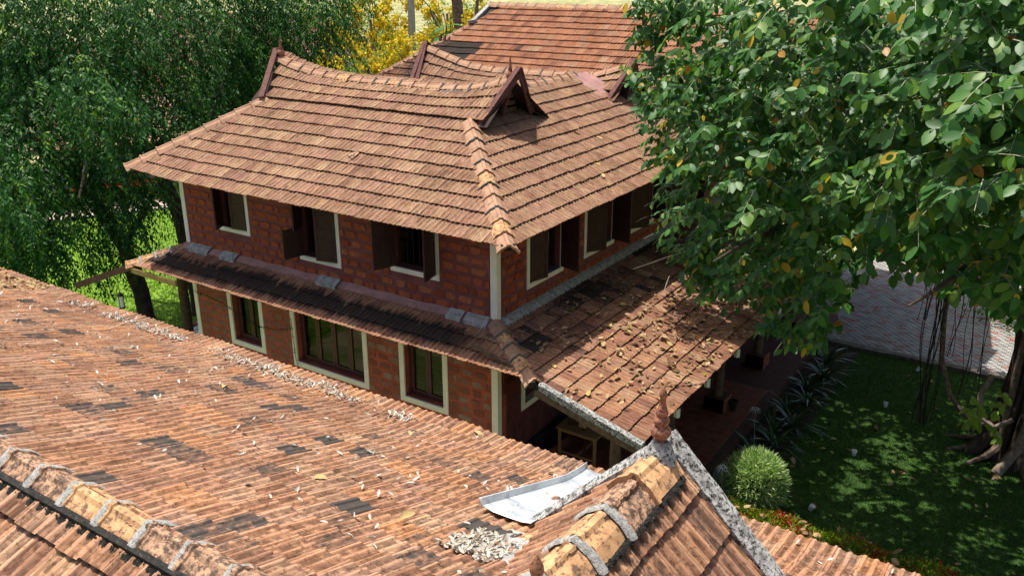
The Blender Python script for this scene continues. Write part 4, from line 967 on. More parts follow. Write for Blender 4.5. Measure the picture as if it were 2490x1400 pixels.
def twigs(name, tw, r, m, parent):
    n, k, _ = tw.shape; a = np.array([[math.cos(t_), math.sin(t_), .3*math.sin(t_+1)] for t_ in (0, 2.1, 4.2)])*r
    rr = np.linspace(1, .45, k); V = tw[:, :, None]+a[None, None]*rr[None, :, None, None]
    F = []
    for i in range(k-1):
        for j in range(3): j2 = (j+1) % 3; F.append((i*3+j, i*3+j2, (i+1)*3+j2, (i+1)*3+j))
    F = np.array(F); loops = (F.ravel()[None]+(np.arange(n)*k*3)[:, None]).ravel()
    o = link(name, np_mesh(name, V.reshape(-1, 3), loops, np.full(n*len(F), 4)), m, parent); o['kind'] = 'stuff'; return o
BANYAN= [[8.37, -2.57, 7.83], [3.92, -0.63, 7.71], [6.75, -2.41, 7.87], [4.11, 0.37, 8.57], [7.33, -1.67, 9.41], [4.26, -0.95, 7.05], [8.66, -2.47, 7.01], [8.39, -3.08, 8.32], [8.04, -3.24, 9.1], [4.12, -0.64, 9.3], [5.39, -1.59, 7.4], [7.17, -2.35, 8.81], [7.87, -3.06, 8.46], [6.21, -0.91, 6.89], [8.12, -2.66, 9.94], [7.58, -1.91, 9.93], [5.77, -1.78, 7.6], [2.8, 0.72, 8.99], [4.12, 0.59, 5.9], [8.24, -3.54, 9.01], [3.42, 0.12, 8.23], [5.19, -1.15, 8.62], [3.54, 0.69, 9.7], [6.52, -1.96, 8.44], [6.18, -1.99, 8.35], [7.94, -2.85, 9.91], [7.64, -2.1, 9.55], [5.49, -0.24, 9.31], [4.78, 0.06, 7.77], [5.94, -0.88, 7.87], [6.07, -1.33, 8.81], [3.64, 0.51, 8.0], [3.22, 0.5, 8.54], [7.91, -2.38, 8.78], [7.62, -0.93, 7.16], [7.47, -2.04, 8.7], [7.26, -2.84, 7.99], [6.32, -1.08, 8.97], [5.97, 0.05, 6.03], [6.93, -0.19, 6.67], [5.16, 0.67, 5.55], [6.08, -0.62, 9.28], [8.27, -2.95, 8.5], [7.47, -1.57, 7.13], [7.7, -2.26, 7.93], [5.81, -0.74, 7.18], [4.2, 0.7, 6.3], [4.41, -0.59, 9.72], [5.1, -0.96, 9.19], [5.62, -1.04, 8.8], [5.12, -0.26, 9.8], [3.77, -0.49, 7.27], [7.92, -2.92, 7.87], [5.44, 0.59, 4.93], [7.58, -2.81, 9.21], [3.67, 0.37, 5.85], [6.45, -1.77, 8.69], [5.27, 0.27, 6.24], [8.2, -3.93, 8.44], [7.62, -2.42, 8.52], [7.45, -2.27, 7.7], [6.63, -1.89, 8.07], [4.4, 0.55, 5.58], [6.75, -1.2, 9.89], [7.74, -2.37, 9.27], [8.0, -2.75, 9.54], [3.0, 0.56, 9.65], [7.04, -1.66, 9.43], [5.0, -1.07, 7.49], [7.64, -3.07, 8.31], [4.42, -0.1, 8.18], [7.23, -2.55, 9.82], [6.84, -1.96, 8.7], [5.59, -1.4, 9.59], [7.27, -2.08, 9.99], [8.2, -3.17, 8.04], [5.31, -0.3, 8.21], [3.99, -0.42, 8.76], [4.89, -1.3, 7.85], [7.07, -1.32, 8.13], [4.67, 0.7, 6.44], [3.52, -0.69, 8.05], [4.99, -1.01, 9.75], [8.23, -3.25, 9.48], [6.31, -1.59, 7.67], [8.44, -1.62, 7.31], [6.73, -1.74, 9.12], [7.96, -2.14, 7.37], [8.45, -2.59, 7.31], [5.16, 0.08, 5.31], [6.42, -0.84, 9.56], [4.53, -0.74, 7.32], [4.98, 0.13, 8.8], [6.03, -1.47, 9.84], [5.1, -0.76, 8.26], [7.16, -1.34, 8.44], [2.74, 0.55, 9.34], [8.07, -2.71, 9.28], [5.46, -0.69, 7.93], [8.15, -0.9, 6.65], [4.41, -1.04, 7.88], [6.57, -1.0, 6.84], [7.99, -2.29, 8.5], [6.44, -1.95, 9.95], [8.23, -2.47, 7.52], [7.13, -2.45, 7.62], [7.3, -2.3, 9.09], [5.89, -0.75, 5.96], [6.0, -0.28, 9.61], [3.39, 0.33, 6.53], [4.26, 0.05, 8.98], [4.42, 0.21, 9.27], [5.09, -0.15, 6.14], [6.91, -1.59, 7.94], [7.76, -2.9, 8.95], [3.0, 0.09, 8.59], [8.54, -2.85, 8.1], [8.47, -4.1, 8.88], [3.89, 0.49, 5.51], [5.76, -0.27, 6.66], [5.94, -1.52, 8.6], [3.15, 0.86, 9.24], [6.1, -1.69, 9.21], [2.81, 0.08, 9.91], [8.09, -2.92, 9.74], [5.4, -0.9, 9.21], [8.39, -3.28, 9.04], [5.2, 0.53, 6.58], [5.49, 0.74, 5.99], [6.7, -1.4, 8.29], [7.48, -2.77, 9.71], [7.11, -2.53, 9.18], [6.57, -0.69, 7.06], [5.93, 0.09, 5.42], [3.6, 0.58, 6.23], [3.16, 0.77, 9.93], [4.78, -0.24, 8.79], [4.97, -0.33, 5.66], [7.29, -1.61, 7.86], [5.7, -1.18, 9.96], [8.39, -4.3, 9.4], [5.27, -0.77, 7.68], [7.99, -2.15, 7.1], [4.62, -0.17, 6.93]]
BANYAN2= [[5.58, 2.11, 5.45], [4.5, 1.03, 8.11], [5.08, 2.84, 8.94], [7.12, -0.35, 9.43], [7.97, 1.47, 6.34], [8.12, -1.4, 9.78], [2.64, 4.28, 5.4], [7.89, 1.08, 9.11], [4.01, 1.24, 8.7], [4.43, 1.21, 9.82], [1.65, 4.11, 7.09], [7.49, -0.54, 7.25], [7.68, -0.8, 8.73], [4.3, 0.63, 7.18], [1.91, 4.23, 6.16], [7.84, 1.21, 7.47], [6.16, 1.46, 9.26], [1.73, 4.5, 9.02], [8.33, 0.29, 7.05], [6.51, 0.1, 9.84], [3.75, 0.6, 8.46], [5.84, 1.37, 9.55], [6.9, 0.18, 7.34], [3.09, 4.29, 4.46], [5.41, 0.82, 7.37], [6.5, 0.0, 7.8], [2.96, 4.19, 7.12], [6.3, 0.06, 8.76], [3.18, 3.36, 9.88], [5.76, 0.87, 6.86], [5.01, 0.61, 6.86], [8.36, -0.8, 7.76], [7.92, 1.22, 8.64], [3.23, 0.73, 9.88], [6.54, 1.63, 8.59], [7.43, 0.76, 7.6], [5.56, 0.61, 8.67], [8.02, -0.03, 8.06], [4.05, 2.99, 8.86], [5.74, 1.61, 7.95], [7.28, 1.49, 8.13], [7.73, 1.01, 6.96], [6.01, 2.16, 5.87], [4.64, 2.26, 7.6], [2.9, 0.61, 8.23], [6.35, 1.16, 7.1], [4.67, 3.63, 5.56], [7.22, 0.84, 8.86], [1.2, 4.38, 9.28], [3.32, 3.12, 9.09], [4.48, 3.01, 5.09], [5.38, 1.16, 9.5], [6.99, 1.93, 9.9], [6.63, 2.43, 6.17], [4.92, 1.24, 9.79], [6.98, -0.29, 8.04], [3.46, 4.23, 5.05], [8.59, 0.85, 6.42], [6.89, -0.06, 8.39], [1.3, 4.3, 8.49], [7.57, 0.22, 9.41], [7.37, 2.31, 6.02], [5.12, 1.31, 4.68], [3.55, 0.85, 7.88], [8.25, -0.46, 8.48], [3.87, 3.96, 4.25], [3.95, 2.94, 7.01], [4.96, 2.27, 7.96], [2.04, 4.01, 5.32], [4.75, 1.31, 9.41], [2.19, 4.6, 8.56], [6.95, 1.65, 8.4], [5.66, 1.26, 9.91], [5.03, 3.06, 4.5], [3.78, 0.69, 5.5], [7.54, 1.24, 8.89], [5.58, 1.85, 7.37], [0.79, 4.33, 9.84], [7.53, 1.7, 9.73], [8.28, 0.91, 6.11], [2.42, 4.41, 6.47], [5.02, 0.81, 8.68], [6.17, 1.25, 8.23], [2.31, 4.5, 9.39], [6.64, 2.06, 8.93], [4.51, 0.54, 6.64], [6.82, 0.93, 9.75], [6.59, 0.9, 9.47], [8.67, 1.82, 5.69], [6.35, 1.31, 6.61], [8.42, -1.16, 8.19], [5.38, 2.95, 5.81], [4.15, 0.63, 8.25], [7.57, 1.3, 7.83]]
LEFT_A=[[-14.77, -0.35, 2.86], [-16.76, -0.89, 5.06], [-14.34, -1.05, 3.55], [-16.76, -0.37, 4.93], [-15.42, -1.86, 3.23], [-15.12, -0.28, 3.94], [-13.89, -1.75, 4.58], [-15.15, -1.48, 3.25], [-14.93, -1.23, 2.69], [-15.25, -0.44, 4.64], [-16.41, -1.36, 3.47], [-16.93, -0.69, 4.33], [-14.65, -0.38, 3.56], [-15.51, -0.75, 5.64], [-15.04, -1.91, 4.35], [-14.48, -0.88, 5.36], [-15.9, -1.11, 5.85], [-13.81, -1.78, 4.02], [-15.05, -0.63, 2.47], [-14.71, -1.26, 4.87]]
LEFT_Bm=[[-16.26, 1.67, 7.83], [-15.87, 2.91, 9.5], [-14.1, 1.75, 7.31], [-15.34, 2.37, 8.75], [-17.24, 2.62, 8.37], [-14.33, 2.68, 9.49], [-17.25, 1.3, 9.12], [-18.51, 0.81, 8.58], [-16.61, 0.46, 8.2], [-16.81, 1.16, 8.2], [-17.49, 0.51, 9.15], [-13.54, 2.3, 8.82], [-17.6, 0.14, 6.79], [-16.79, 1.79, 9.42], [-16.58, 1.28, 7.02], [-17.38, 0.83, 9.72], [-16.1, 3.38, 8.35], [-14.97, 2.02, 7.81], [-14.5, 2.87, 8.14], [-16.62, 0.69, 7.11], [-18.59, 1.12, 7.16], [-16.84, 2.29, 7.25], [-17.07, -0.03, 7.71], [-15.49, 1.65, 9.64], [-16.56, 2.45, 8.98], [-16.03, 1.35, 8.65], [-18.35, 2.24, 9.81], [-16.73, 0.22, 6.69], [-16.2, 0.79, 7.71], [-16.62, 0.42, 8.83], [-16.22, 2.44, 7.0], [-15.57, 3.03, 7.64]]
LEFT_Cm=[[-14.15, 4.17, 6.06], [-14.53, 4.24, 6.81], [-14.66, 6.87, 8.73], [-15.95, 4.06, 8.87], [-15.44, 6.8, 7.43], [-13.87, 5.23, 8.22], [-14.83, 4.75, 8.91], [-17.5, 5.13, 8.19], [-14.57, 5.48, 8.87], [-14.9, 6.15, 9.54], [-16.33, 4.78, 7.66], [-16.0, 5.0, 9.56], [-16.56, 4.85, 6.04], [-15.93, 3.64, 6.48], [-16.47, 3.91, 7.73], [-13.52, 6.2, 7.7], [-15.26, 5.84, 7.31], [-15.99, 5.99, 6.32], [-14.57, 7.55, 8.16], [-13.78, 6.56, 9.62], [-14.25, 3.58, 5.57], [-15.83, 5.63, 7.57], [-15.92, 5.03, 8.07], [-16.4, 3.64, 5.82], [-17.65, 5.07, 9.48], [-15.14, 6.63, 6.47], [-14.53, 4.96, 8.21], [-16.07, 3.68, 5.12], [-13.95, 4.69, 5.87], [-16.67, 4.48, 7.19], [-13.49, 6.88, 9.02], [-16.65, 4.42, 5.51], [-16.85, 5.45, 8.89], [-16.51, 6.54, 9.25], [-14.45, 6.46, 8.15], [-15.64, 4.29, 6.82], [-14.72, 6.87, 7.01], [-15.48, 4.79, 7.25], [-16.21, 5.86, 9.76], [-15.91, 3.33, 7.07], [-14.74, 6.06, 5.95], [-14.45, 6.38, 9.25]]
LEFT_D=[[-13.59, 7.83, 6.72], [-15.7, 8.59, 7.13], [-13.79, 9.14, 8.79], [-15.65, 9.32, 9.63], [-15.92, 9.3, 8.22], [-14.67, 10.42, 9.7], [-13.86, 7.95, 8.82], [-13.74, 8.15, 8.15], [-14.36, 9.93, 7.92], [-15.12, 8.27, 6.31], [-13.37, 10.05, 9.7], [-13.59, 8.96, 7.36], [-12.5, 9.24, 9.17], [-15.22, 9.93, 9.14], [-14.85, 8.77, 7.27], [-12.67, 8.9, 8.49], [-14.29, 7.63, 9.05], [-14.15, 6.77, 6.78], [-14.85, 7.68, 7.81], [-14.62, 9.2, 9.73]]
LEFT_Em=[[-13.4, 1.01, 6.58], [-13.98, 0.81, 6.4], [-12.86, -0.05, 7.19], [-11.96, 0.29, 6.39], [-13.44, -0.04, 6.76], [-13.9, 0.92, 5.97], [-13.17, 0.55, 6.95]]
LEFT_Fm=[[-17.37, 1.28, 5.51], [-13.6, 2.05, 4.28], [-13.87, 1.51, 4.6], [-16.62, 2.63, 4.71], [-16.66, 1.67, 5.65], [-15.53, 0.92, 4.02], [-15.53, 1.1, 2.13], [-15.72, 0.66, 5.14], [-13.75, 1.03, 3.35], [-14.88, 1.53, 3.92], [-16.24, 1.87, 3.08], [-15.0, 1.1, 5.37], [-14.83, 2.14, 3.7], [-15.81, 1.62, 4.54], [-15.03, 2.35, 5.07], [-16.76, 0.82, 6.26], [-14.75, 1.44, 2.42], [-15.59, 0.86, 4.62]]
# ================================================================== GROUND
def structure(o): o['kind'] = 'structure'; return o
mb = MB(); nx = 30
for i in range(nx+1):
    for j in range(nx+1):
        mb.v.append((-520+900*(i/nx), -120+900*(j/nx), -.36))
for i in range(nx):
    for j in range(nx): a = i*(nx+1)+j; mb.f.append((a, a+nx+1, a+nx+2, a+1))
structure(mb.build('ground', 'drygrass'))
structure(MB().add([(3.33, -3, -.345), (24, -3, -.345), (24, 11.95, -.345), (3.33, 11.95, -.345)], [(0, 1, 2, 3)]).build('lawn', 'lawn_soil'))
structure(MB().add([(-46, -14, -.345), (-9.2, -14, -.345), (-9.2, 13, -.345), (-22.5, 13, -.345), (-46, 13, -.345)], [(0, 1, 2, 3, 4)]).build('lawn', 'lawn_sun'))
structure(MB().box((3.33, 2.5, -.36), (4.4, 11.9, -.325)).build('planting_bed', 'soil'))
structure(MB().box((3.35, .4, -.36), (9.5, 2.3, -.322)).build('hedge_bed', 'soil'))
# interlocking paving beyond the lawn
pv = structure(MB().box((2.0, 12.25, -.5), (22, 24, -.315)).build('paving', 'soil'))
def paver_mesh(m):
    w, h = .235, .118; z = (.0, .055)
    ol = [(-w/2, -h/2), (-w/4, -h/2+.022), (0, -h/2), (w/4, -h/2-.022), (w/2, -h/2), (w/2, h/2), (w/4, h/2-.022), (0, h/2), (-w/4, h/2+.022), (-w/2, h/2)]
    me = MB().extrude([(x*.965, y*.95, z[0]) for x, y in ol], (0, 0, z[1])).mesh('paver'); me.materials.append(M[m]); return me
PM, PMR = paver_mesh('paver'), paver_mesh('paver_red')
allp = []
for i in range(66):
    for j in range(72):
        x = 2.3+.238*i+(.119 if j % 2 else 0); y = 12.4+.123*j
        if x > 17 or y > 21: continue
        z = -.335+rnd(-.004, .004); red = rnd(0, 1) < (.09 if (i//3+j//5) % 3 else .2)
        v = np.array([x, y, z])-CAM; zz = v@CF; u_, v_ = 1245+2137.57*(v@CR)/zz, 700-2137.57*(v@CU)/zz
        allp.append((0 if 2090 < u_ < 2420 and 690 < v_ < 925 else 1, zz, x, y, z, red))
allp.sort()
rest = {False: MB(), True: MB()}
for k, (_, _, x, y, z, red) in enumerate(allp):
    R_ = Matrix.Translation((x, y, z)) @ Matrix.Rotation(rnd(-.02, .02), 4, 'Z')
    if k < 300: link('paver', PMR if red else PM, None, pv, R_)
    else:
        src = PM; rest[red].add([tuple(R_ @ v.co) for v in src.vertices], [tuple(p_.vertices) for p_ in src.polygons])
for red, mb in rest.items(): o = mb.build('pavers', 'paver_red' if red else 'paver', pv); o['kind'] = 'stuff'
kb = MB(); n = 40
for i in range(n+1):
    x = 3.2+17*i/n; j = rnd(-.012, .012)
    kb.v += [(x, 11.98+j, -.5), (x, 11.98+j, -.235+j), (x, 12.12, -.225+j), (x, 12.26, -.24), (x, 12.26, -.5)]
for i in range(n):
    for k in range(4): a = i*5+k; kb.f.append((a, a+1, a+6, a+5))
structure(kb.build('kerb', 'kerb'))
# path and kerb across the far lawn
d_ = np.array([2.1, 3.9, 0]); d_ /= np.linalg.norm(d_); nrm = np.array([-d_[1], d_[0], 0]); A = np.array([-27.0, 8.5, -.34])
structure(MB().beam(A-d_*14+nrm*1.2, A+d_*16+nrm*1.2, 2.2, .05).build('path', 'path_pink'))
structure(MB().beam(A-d_*14-(0, 0, -.04), A+d_*16-(0, 0, -.04), .14, .14).build('path_kerb', 'cement'))
def grass(name, n, gen, m, h0, h1, w, keepf=None):
    P = np.array([gen() for _ in range(n)]); D = np.stack([rng.normal(0, .5, n), rng.normal(0, .5, n), np.ones(n)], 1); Nn = rng.normal(size=(n, 3)); Nn[:, 2] *= .2
    o = leaves_mesh(name, P, D, Nn, h0+(h1-h0)*rng.random(n), np.clip(rng.beta(2, 2.5, n), 0, 1), blade(w), m, None, smooth=False); return o
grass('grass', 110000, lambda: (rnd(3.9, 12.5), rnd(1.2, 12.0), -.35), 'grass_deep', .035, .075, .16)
def gl():
    while True:
        x, y = rnd(-34, -9.3), rnd(-8, 13)
        if x > -10.5 and y > -3: continue
        return (x, y, -.35)
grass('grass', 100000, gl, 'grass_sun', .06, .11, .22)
# weeds and rough growth on the dry field
grass('dry_grass', 40000, lambda: (rnd(-70, -12), rnd(16, 95), -.36), 'leaf_cassia', .15, .5, .12)

# ================================================================== BANYAN on the right
ban = tag(empty('banyan_tree', (8.6, 8.2, -.3)), 'banyan with a bundle of fused roots and large leathery leaves overhanging the veranda roof', 'tree')
HUB = (8.6, 7.5, 6.0)
tb = MB()
for k in range(38):
    a = 2*math.pi*k/38+rnd(-.1, .1); r0 = rnd(.42, .62); r1 = rnd(.30, .5); pts = []
    fl2 = rnd(1.1, 1.7)
    for t_ in np.linspace(0, 1, 9):
        z = -.42+6.2*t_; rr = r1+(r0*fl2-r1)*max(0, 1-t_*2.6)**2+.08*math.sin(t_*7+k); aa = a+.35*t_*math.sin(k*1.7)
        pts.append((8.75+rr*math.cos(aa)*1.05, 8.1+rr*math.sin(aa), z))
    rad = rnd(.045, .14)
    MB().tube(pts, [rad*1.15*(1+.7*max(0, .15-t_)*4) for t_ in np.linspace(0, 1, 9)], 8).build('fused_root', 'bark_dark' if k % 4 else 'bark', ban, smooth=True)
limb('trunk', [(8.75, 8.1, -.4), (8.75, 8.1, 2), (8.65, 8.0, 4.5), (8.5, 7.6, 6.4)], .40, .36, 'bark_dark', ban, 14)
for pts, r0 in (([(8.5, 7.8, 4.6), (7.4, 6.6, 5.6), (6.0, 4.6, 6.2), (4.6, 2.2, 6.6)], .24), ([(8.5, 7.6, 5.6), (9.0, 5, 6.8), (9.2, 1.8, 7.3), (9.3, -1.5, 7.6), (9.6, -3.4, 7.7)], .22), ([(8.4, 7.6, 5.8), (6.6, 6.5, 7.2), (4.4, 5.2, 7.9), (2.6, 3.8, 8.2)], .2), ([(8.5, 7.8, 4.9), (10.2, 6, 5.8), (11.2, 3, 6.6), (11.4, 0, 7.2)], .2), ([(8.5, 7.9, 5.2), (7.5, 9.5, 6.2), (5.5, 11.5, 7), (3.5, 13, 7.6)], .2), ([(8.6, 7.9, 5.2), (10.5, 9.5, 6.4), (12.5, 11.5, 7.4)], .2), ([(8.5, 7.7, 6), (7.8, 5.2, 8), (7.0, 2.0, 9.0), (6.6, -1.0, 9.2)], .18), ([(8.3, 7.3, 4.2), (7.5, 6.9, 4.0), (6.6, 6.2, 4.1), (5.4, 5.6, 4.6)], .13), ([(6.0, 4.6, 6.2), (4.6, 3.9, 5.5), (3.2, 2.2, 5.2), (2.4, .8, 5.0)], .085), ([(6.0, 4.6, 6.2), (5.2, 1.8, 6.2), (5.0, -.8, 6.4), (5.1, -2.6, 6.6)], .085), ([(9.2, 1.8, 7.3), (8.2, -.6, 7.0), (7.8, -2.6, 6.9), (7.6, -4.0, 7.0)], .08)):
    limb('branch', pts, r0, .012, 'bark_dark', ban, 8)
# hanging roots
for (x, y, zt, zb, n_, w) in ((6.6, 8.3, 4.6, -.30, 12, .18), (7.0, 9.0, 4.4, 1.3, 4, .1), (7.35, 8.0, 4.4, .6, 3, .06), (7.6, 8.4, 4.5, -.35, 3, .06), (6.2, 9.4, 4.7, 1.9, 3, .1)):
    for k in range(n_):
        ox, oy = rnd(-w, w), rnd(-w, w); pts = [(x+ox*(.5+1.1*math.sin(2.6*(1-t_)+k))+.05*math.sin(t_*9+k), y+oy*(.6+.6*t_), zt+(zb-zt)*t_) for t_ in np.linspace(0, 1, 12)]
        MB().tube(pts, rnd(.006, .013), 5).build('aerial_root', 'bark_dark', ban, smooth=True)
MB().tube([(6.75, 8.6, 4.5), (6.72, 8.5, 3.4), (6.72, 8.4, 2.5), (6.85, 8.2, 1.5), (7.15, 7.95, .8), (7.55, 7.75, .45), (7.9, 7.7, .35), (8.15, 7.75, .5)], [.045, .045, .05, .05, .055, .055, .055, .05], 8).build('aerial_root', 'bark', ban, smooth=True)
MB().tube([(7.95, 7.45, 1.7), (7.8, 7.35, 1.2), (7.9, 7.2, .75), (8.2, 7.1, .65), (8.5, 7.15, .9)], [.05, .06, .06, .06, .05], 8).build('aerial_root', 'root_pale', ban, smooth=True)
MB().tube([(8.75, 7.35, 2.6), (8.78, 7.2, 1.7), (8.80, 7.1, .9), (8.72, 7.1, .3), (8.55, 7.1, -.1), (8.4, 6.9, -.36)], [.07, .085, .10, .10, .11, .12], 9).build('aerial_root', 'root_pale', ban, smooth=True)
for a in np.linspace(2.6, 6.0, 9):
    MB().tube([(8.9+.6*math.cos(a), 8.1+.6*math.sin(a), .1), (8.9+1.0*math.cos(a), 8.1+1.0*math.sin(a), -.24), (8.9+1.7*math.cos(a+.1), 8.1+1.6*math.sin(a+.1), -.34)], [.12, .08, .03], 7).build('surface_root', 'bark', ban, smooth=True)
S = []
S.append(sprays(BANYAN, 8, .50, HUB, 10, .42, .30, .175, .7, .12))
S.append(sprays(BANYAN2, 9, .75, HUB, 10, .45, .30, .18, .9, .15))
# the rest of the crown: over the lawn, above the frame and behind
cc = []
while len(cc) < 400:
    x, y, z = rnd(3.0, 18.5), rnd(-1, 13.5), rnd(5.6, 10.5)
    e = ((x-10.5)/8.2)**2+((y-6.3)/7.4)**2
    if e < 1 and z < 10.5-3.5*e and z > 5.4+.6*e: cc.append((x, y, z))
while len(cc) < 445:
    cc.append((rnd(.8, 3.2), rnd(3.6, 9.5), rnd(6.4, 8.6)))  # clumps added to shade the veranda roof
while len(cc) < 520:
    x, y, z = rnd(7.6, 14), rnd(-3.5, 1.5), rnd(7.9, 10.2)
    if z-7.4 > (y+3)*.0: cc.append((x+.25*(1.5-y), y, z))
gg = []  # fill clumps added along the sun rays to shade the lawn
for x in np.arange(4.4, 13.5, .85):
    for y in np.arange(1.6, 12.2, .85):
        z = rnd(6.3, 8.4); gg.append((x+rnd(-.3, .3)-.285*z, y+rnd(-.3, .3)+.065*z, z))
S.append(sprays(gg, 8, .60, HUB, 9, .5, .25, .21, .9, .2))
S.append(sprays(cc, 11, .85, HUB, 9, .5, .25, .21, .9, .2))
# bright young shoots low on the trunk
S.append(sprays([(7.95, 5.2, 1.75), (8.15, 5.3, 1.55), (8.3, 5.4, 2.1)], 3, .12, (9, 8, 1.5), 6, .5, .05, .19, .5, .3))
P = np.concatenate([s[0] for s in S]); D = np.concatenate([s[1] for s in S]); Nn = np.concatenate([s[2] for s in S]); SZ = np.concatenate([s[3] for s in S])
tone = np.clip(rng.beta(1.7, 2.0, len(P))*.95, 0, .95); SZ = SZ*np.where(rng.random(len(P)) < .2, .68, 1.0); tone[rng.random(len(P)) < .02] = .98; tone[rng.random(len(P)) < .006] = 1.0; tone[-54:] = .93
v = P-CAM; zc = v@CF; uu = 1245+2137.57*(v@CR)/np.maximum(zc, .1); vv = 700-2137.57*(v@CU)/np.maximum(zc, .1)
ok = (zc > 2.2)
bad = ok & (zc < 5.4) & (uu > -50) & (uu < 2600) & (vv > -60)            # nothing hangs right in front of the lens
lawnv = (uu > 1560) & (vv > 905) & (zc < 16) & ~((uu > 2340) & (vv < 1010))
def sunny(P):
    X, Y, Z = P[:, 0], P[:, 1], P[:, 2]; f = lambda z: (X+.285*(Z-z), Y-.065*(Z-z))
    a, b = f(.2); r_ = ((a-4.42)**2+(b-2.7)**2 < .66) | ((a > 3.2) & (a < 6.3+.3*np.sin(b*9)) & (b > .8) & (b < 2.2))
    a, b = f(2.95); r_ |= (Z > 3.3) & (a > 1.2) & (a < 3.7) & (b > -1.3) & (b < 3.0-.30*(a-1.5)+.35*np.sin(a*7)) 
    a, b = f(6.2); r_ |= (Z > 6) & (a > -4) & (a < .8) & (b < 6.4) & (b > -1)
    a, b = f(5.5); r_ |= (a < 8.4) & (b < -4.9)
    return r_
xb = np.interp(vv, [-100, 0, 130, 300, 440, 560, 640, 700, 705, 740, 800, 860], [1510, 1520, 1528, 1568, 1598, 1622, 1640, 1650, 1690, 1740, 1850, 1930])
yb = np.interp(uu, [1580, 1640, 1740, 1850, 1930, 1990, 2040, 2080, 2140, 2230, 2300, 2400, 2490], [600, 700, 750, 800, 870, 860, 800, 715, 650, 650, 705, 740, 800])
shoot = np.zeros(len(P), bool); shoot[-54:] = True
edge = ((uu < xb-14+rng.normal(0, 12, len(P))) | (vv > yb+rng.normal(8, 16, len(P)))) & (zc < 19.5) & (vv > -60) & (uu < 2560) & ~shoot
keepm = ~sunny(P) & ~edge & ok & ~bad & ~lawnv & ~((P[:, 0] < 9.0) & (P[:, 1] < -4.4) & (P[:, 2] < 9.6)) & ~((uu < 1500) & (vv > -40) & (zc < 18))
P, D, Nn, SZ, tone, zc, uu, vv = [q_[keepm] for q_ in (P, D, Nn, SZ, tone, zc, uu, vv)]
score = SZ/zc*np.where((uu > 0) & (uu < 2490) & (vv > 0) & (vv < 1400), 1, 0); idx = np.argsort(-score); solo = idx[:300]; msk = np.ones(len(P), bool); msk[solo] = False
BL = np_proto('leaf', BROAD, 'leaf_ban')
for i in solo: leaf_obj('leaf', BL, P[i], D[i], Nn[i], SZ[i], tone[i], ban)
leaves_mesh('foliage', P[msk], D[msk], Nn[msk], SZ[msk], tone[msk], BROAD, 'leaf_ban', ban)
tw = np.concatenate([S[0][4], S[1][4]]); tv = tw[:, 2]-CAM; tz = tv@CF; tu_ = 1245+2137.57*(tv@CR)/tz; tvv = 700-2137.57*(tv@CU)/tz
twigs('twigs', tw[(tz > 5.8) & ~((tu_ > 1560) & (tvv > 900) & (tz < 16))], .008, 'twig', ban)

# ================================================================== WEEPING FIGS on the left
def fig(name, label, groups, trunk, limbs, r0, per=36, nl=20, lsz=.14):
    t_ = tag(empty(name, trunk[0]), label, 'tree', 'small leaved trees on the far lawn')
    limb('trunk', trunk, r0, r0*.45, 'bark_dark', t_, 10)
    for L, r_ in limbs: limb('branch', L, r_, .03, 'bark_dark', t_, 7)
    c = np.concatenate([np.array(g_) for g_ in groups]); hub = np.array(trunk[-1])+np.array([0, 0, .5])
    s_ = sprays(c, per, .95, hub, nl, .85, .85, lsz, .6, .25, .9)
    n = len(s_[0]); tn = np.clip(rng.beta(2.0, 2.6, n), 0, 1); hgt = np.repeat(rng.random(n//nl) < .13, nl); tn[hgt] = np.clip(tn[hgt]+.38, 0, 1)
    leaves_mesh('foliage', s_[0], s_[1], s_[2], s_[3], tn, DIAM, 'leaf_fig', t_)
    return t_
fig('weeping_fig', 'nearest leaning small leaved tree with boughs drooping onto the near roof edge', [LEFT_A, LEFT_Em, LEFT_Fm], [(-14.2, 1.9, -.4), (-14.95, 1.9, 2.1), (-15.95, 1.4, 4.0), (-16.7, .8, 5.2), (-18, .4, 6.4)], [([(-15.9, 1.4, 4.0), (-15.2, 1.2, 4.7), (-14.0, .6, 5.0), (-12.9, -.4, 4.4)], .12), ([(-14.9, 1.9, 2.2), (-14.2, 2.6, 3.6), (-13.8, 3.2, 4.4)], .13), ([(-16.6, .8, 5.2), (-15.6, -.2, 5.6), (-15.2, -1.2, 5.2)], .1)], .27)
fig('weeping_fig', 'tall small leaved tree filling the upper corner behind the leaning trunk', [LEFT_Bm], [(-19.5, .8, -.4), (-19.3, 1.0, 3), (-19.2, 1.4, 6), (-19.4, 1.6, 8.4)], [([(-19.2, 1.4, 5), (-18, 2.2, 7), (-16.8, 3, 8)], .14), ([(-19.3, 1.2, 6), (-20, 0, 8), (-19.6, -1, 9)], .12)], .3)
fig('weeping_fig', 'dense dark tree just beyond the left end of the laterite house', [LEFT_Cm], [(-13.9, 3.5, -.4), (-14.6, 3.7, 2.6), (-16.1, 4.0, 4.4), (-17, 3.9, 5.6), (-17.1, 4.7, 7.4)], [([(-16.1, 4, 4.4), (-14.8, 4.4, 5.6), (-13.6, 5, 6.4)], .13), ([(-17, 3.9, 5.6), (-18.6, 3.6, 5.4), (-20, 3.0, 5.1)], .12), ([(-14.6, 3.7, 2.8), (-14, 4.5, 5), (-14.2, 5.6, 6.6)], .12)], .26, per=36)
fig('weeping_fig', 'dark tree behind the pinnacle at the left end of the sagging ridge', [LEFT_D], [(-16.6, 7.5, -.4), (-16.8, 7.2, 3), (-16.5, 7.6, 6), (-16.0, 8.2, 8)], [([(-16.6, 7.4, 5), (-15, 8.6, 7), (-14.4, 9.6, 7.8)], .12), ([(-16.5, 7.6, 6), (-17.5, 9.2, 7.6)], .1)], .26, per=44)
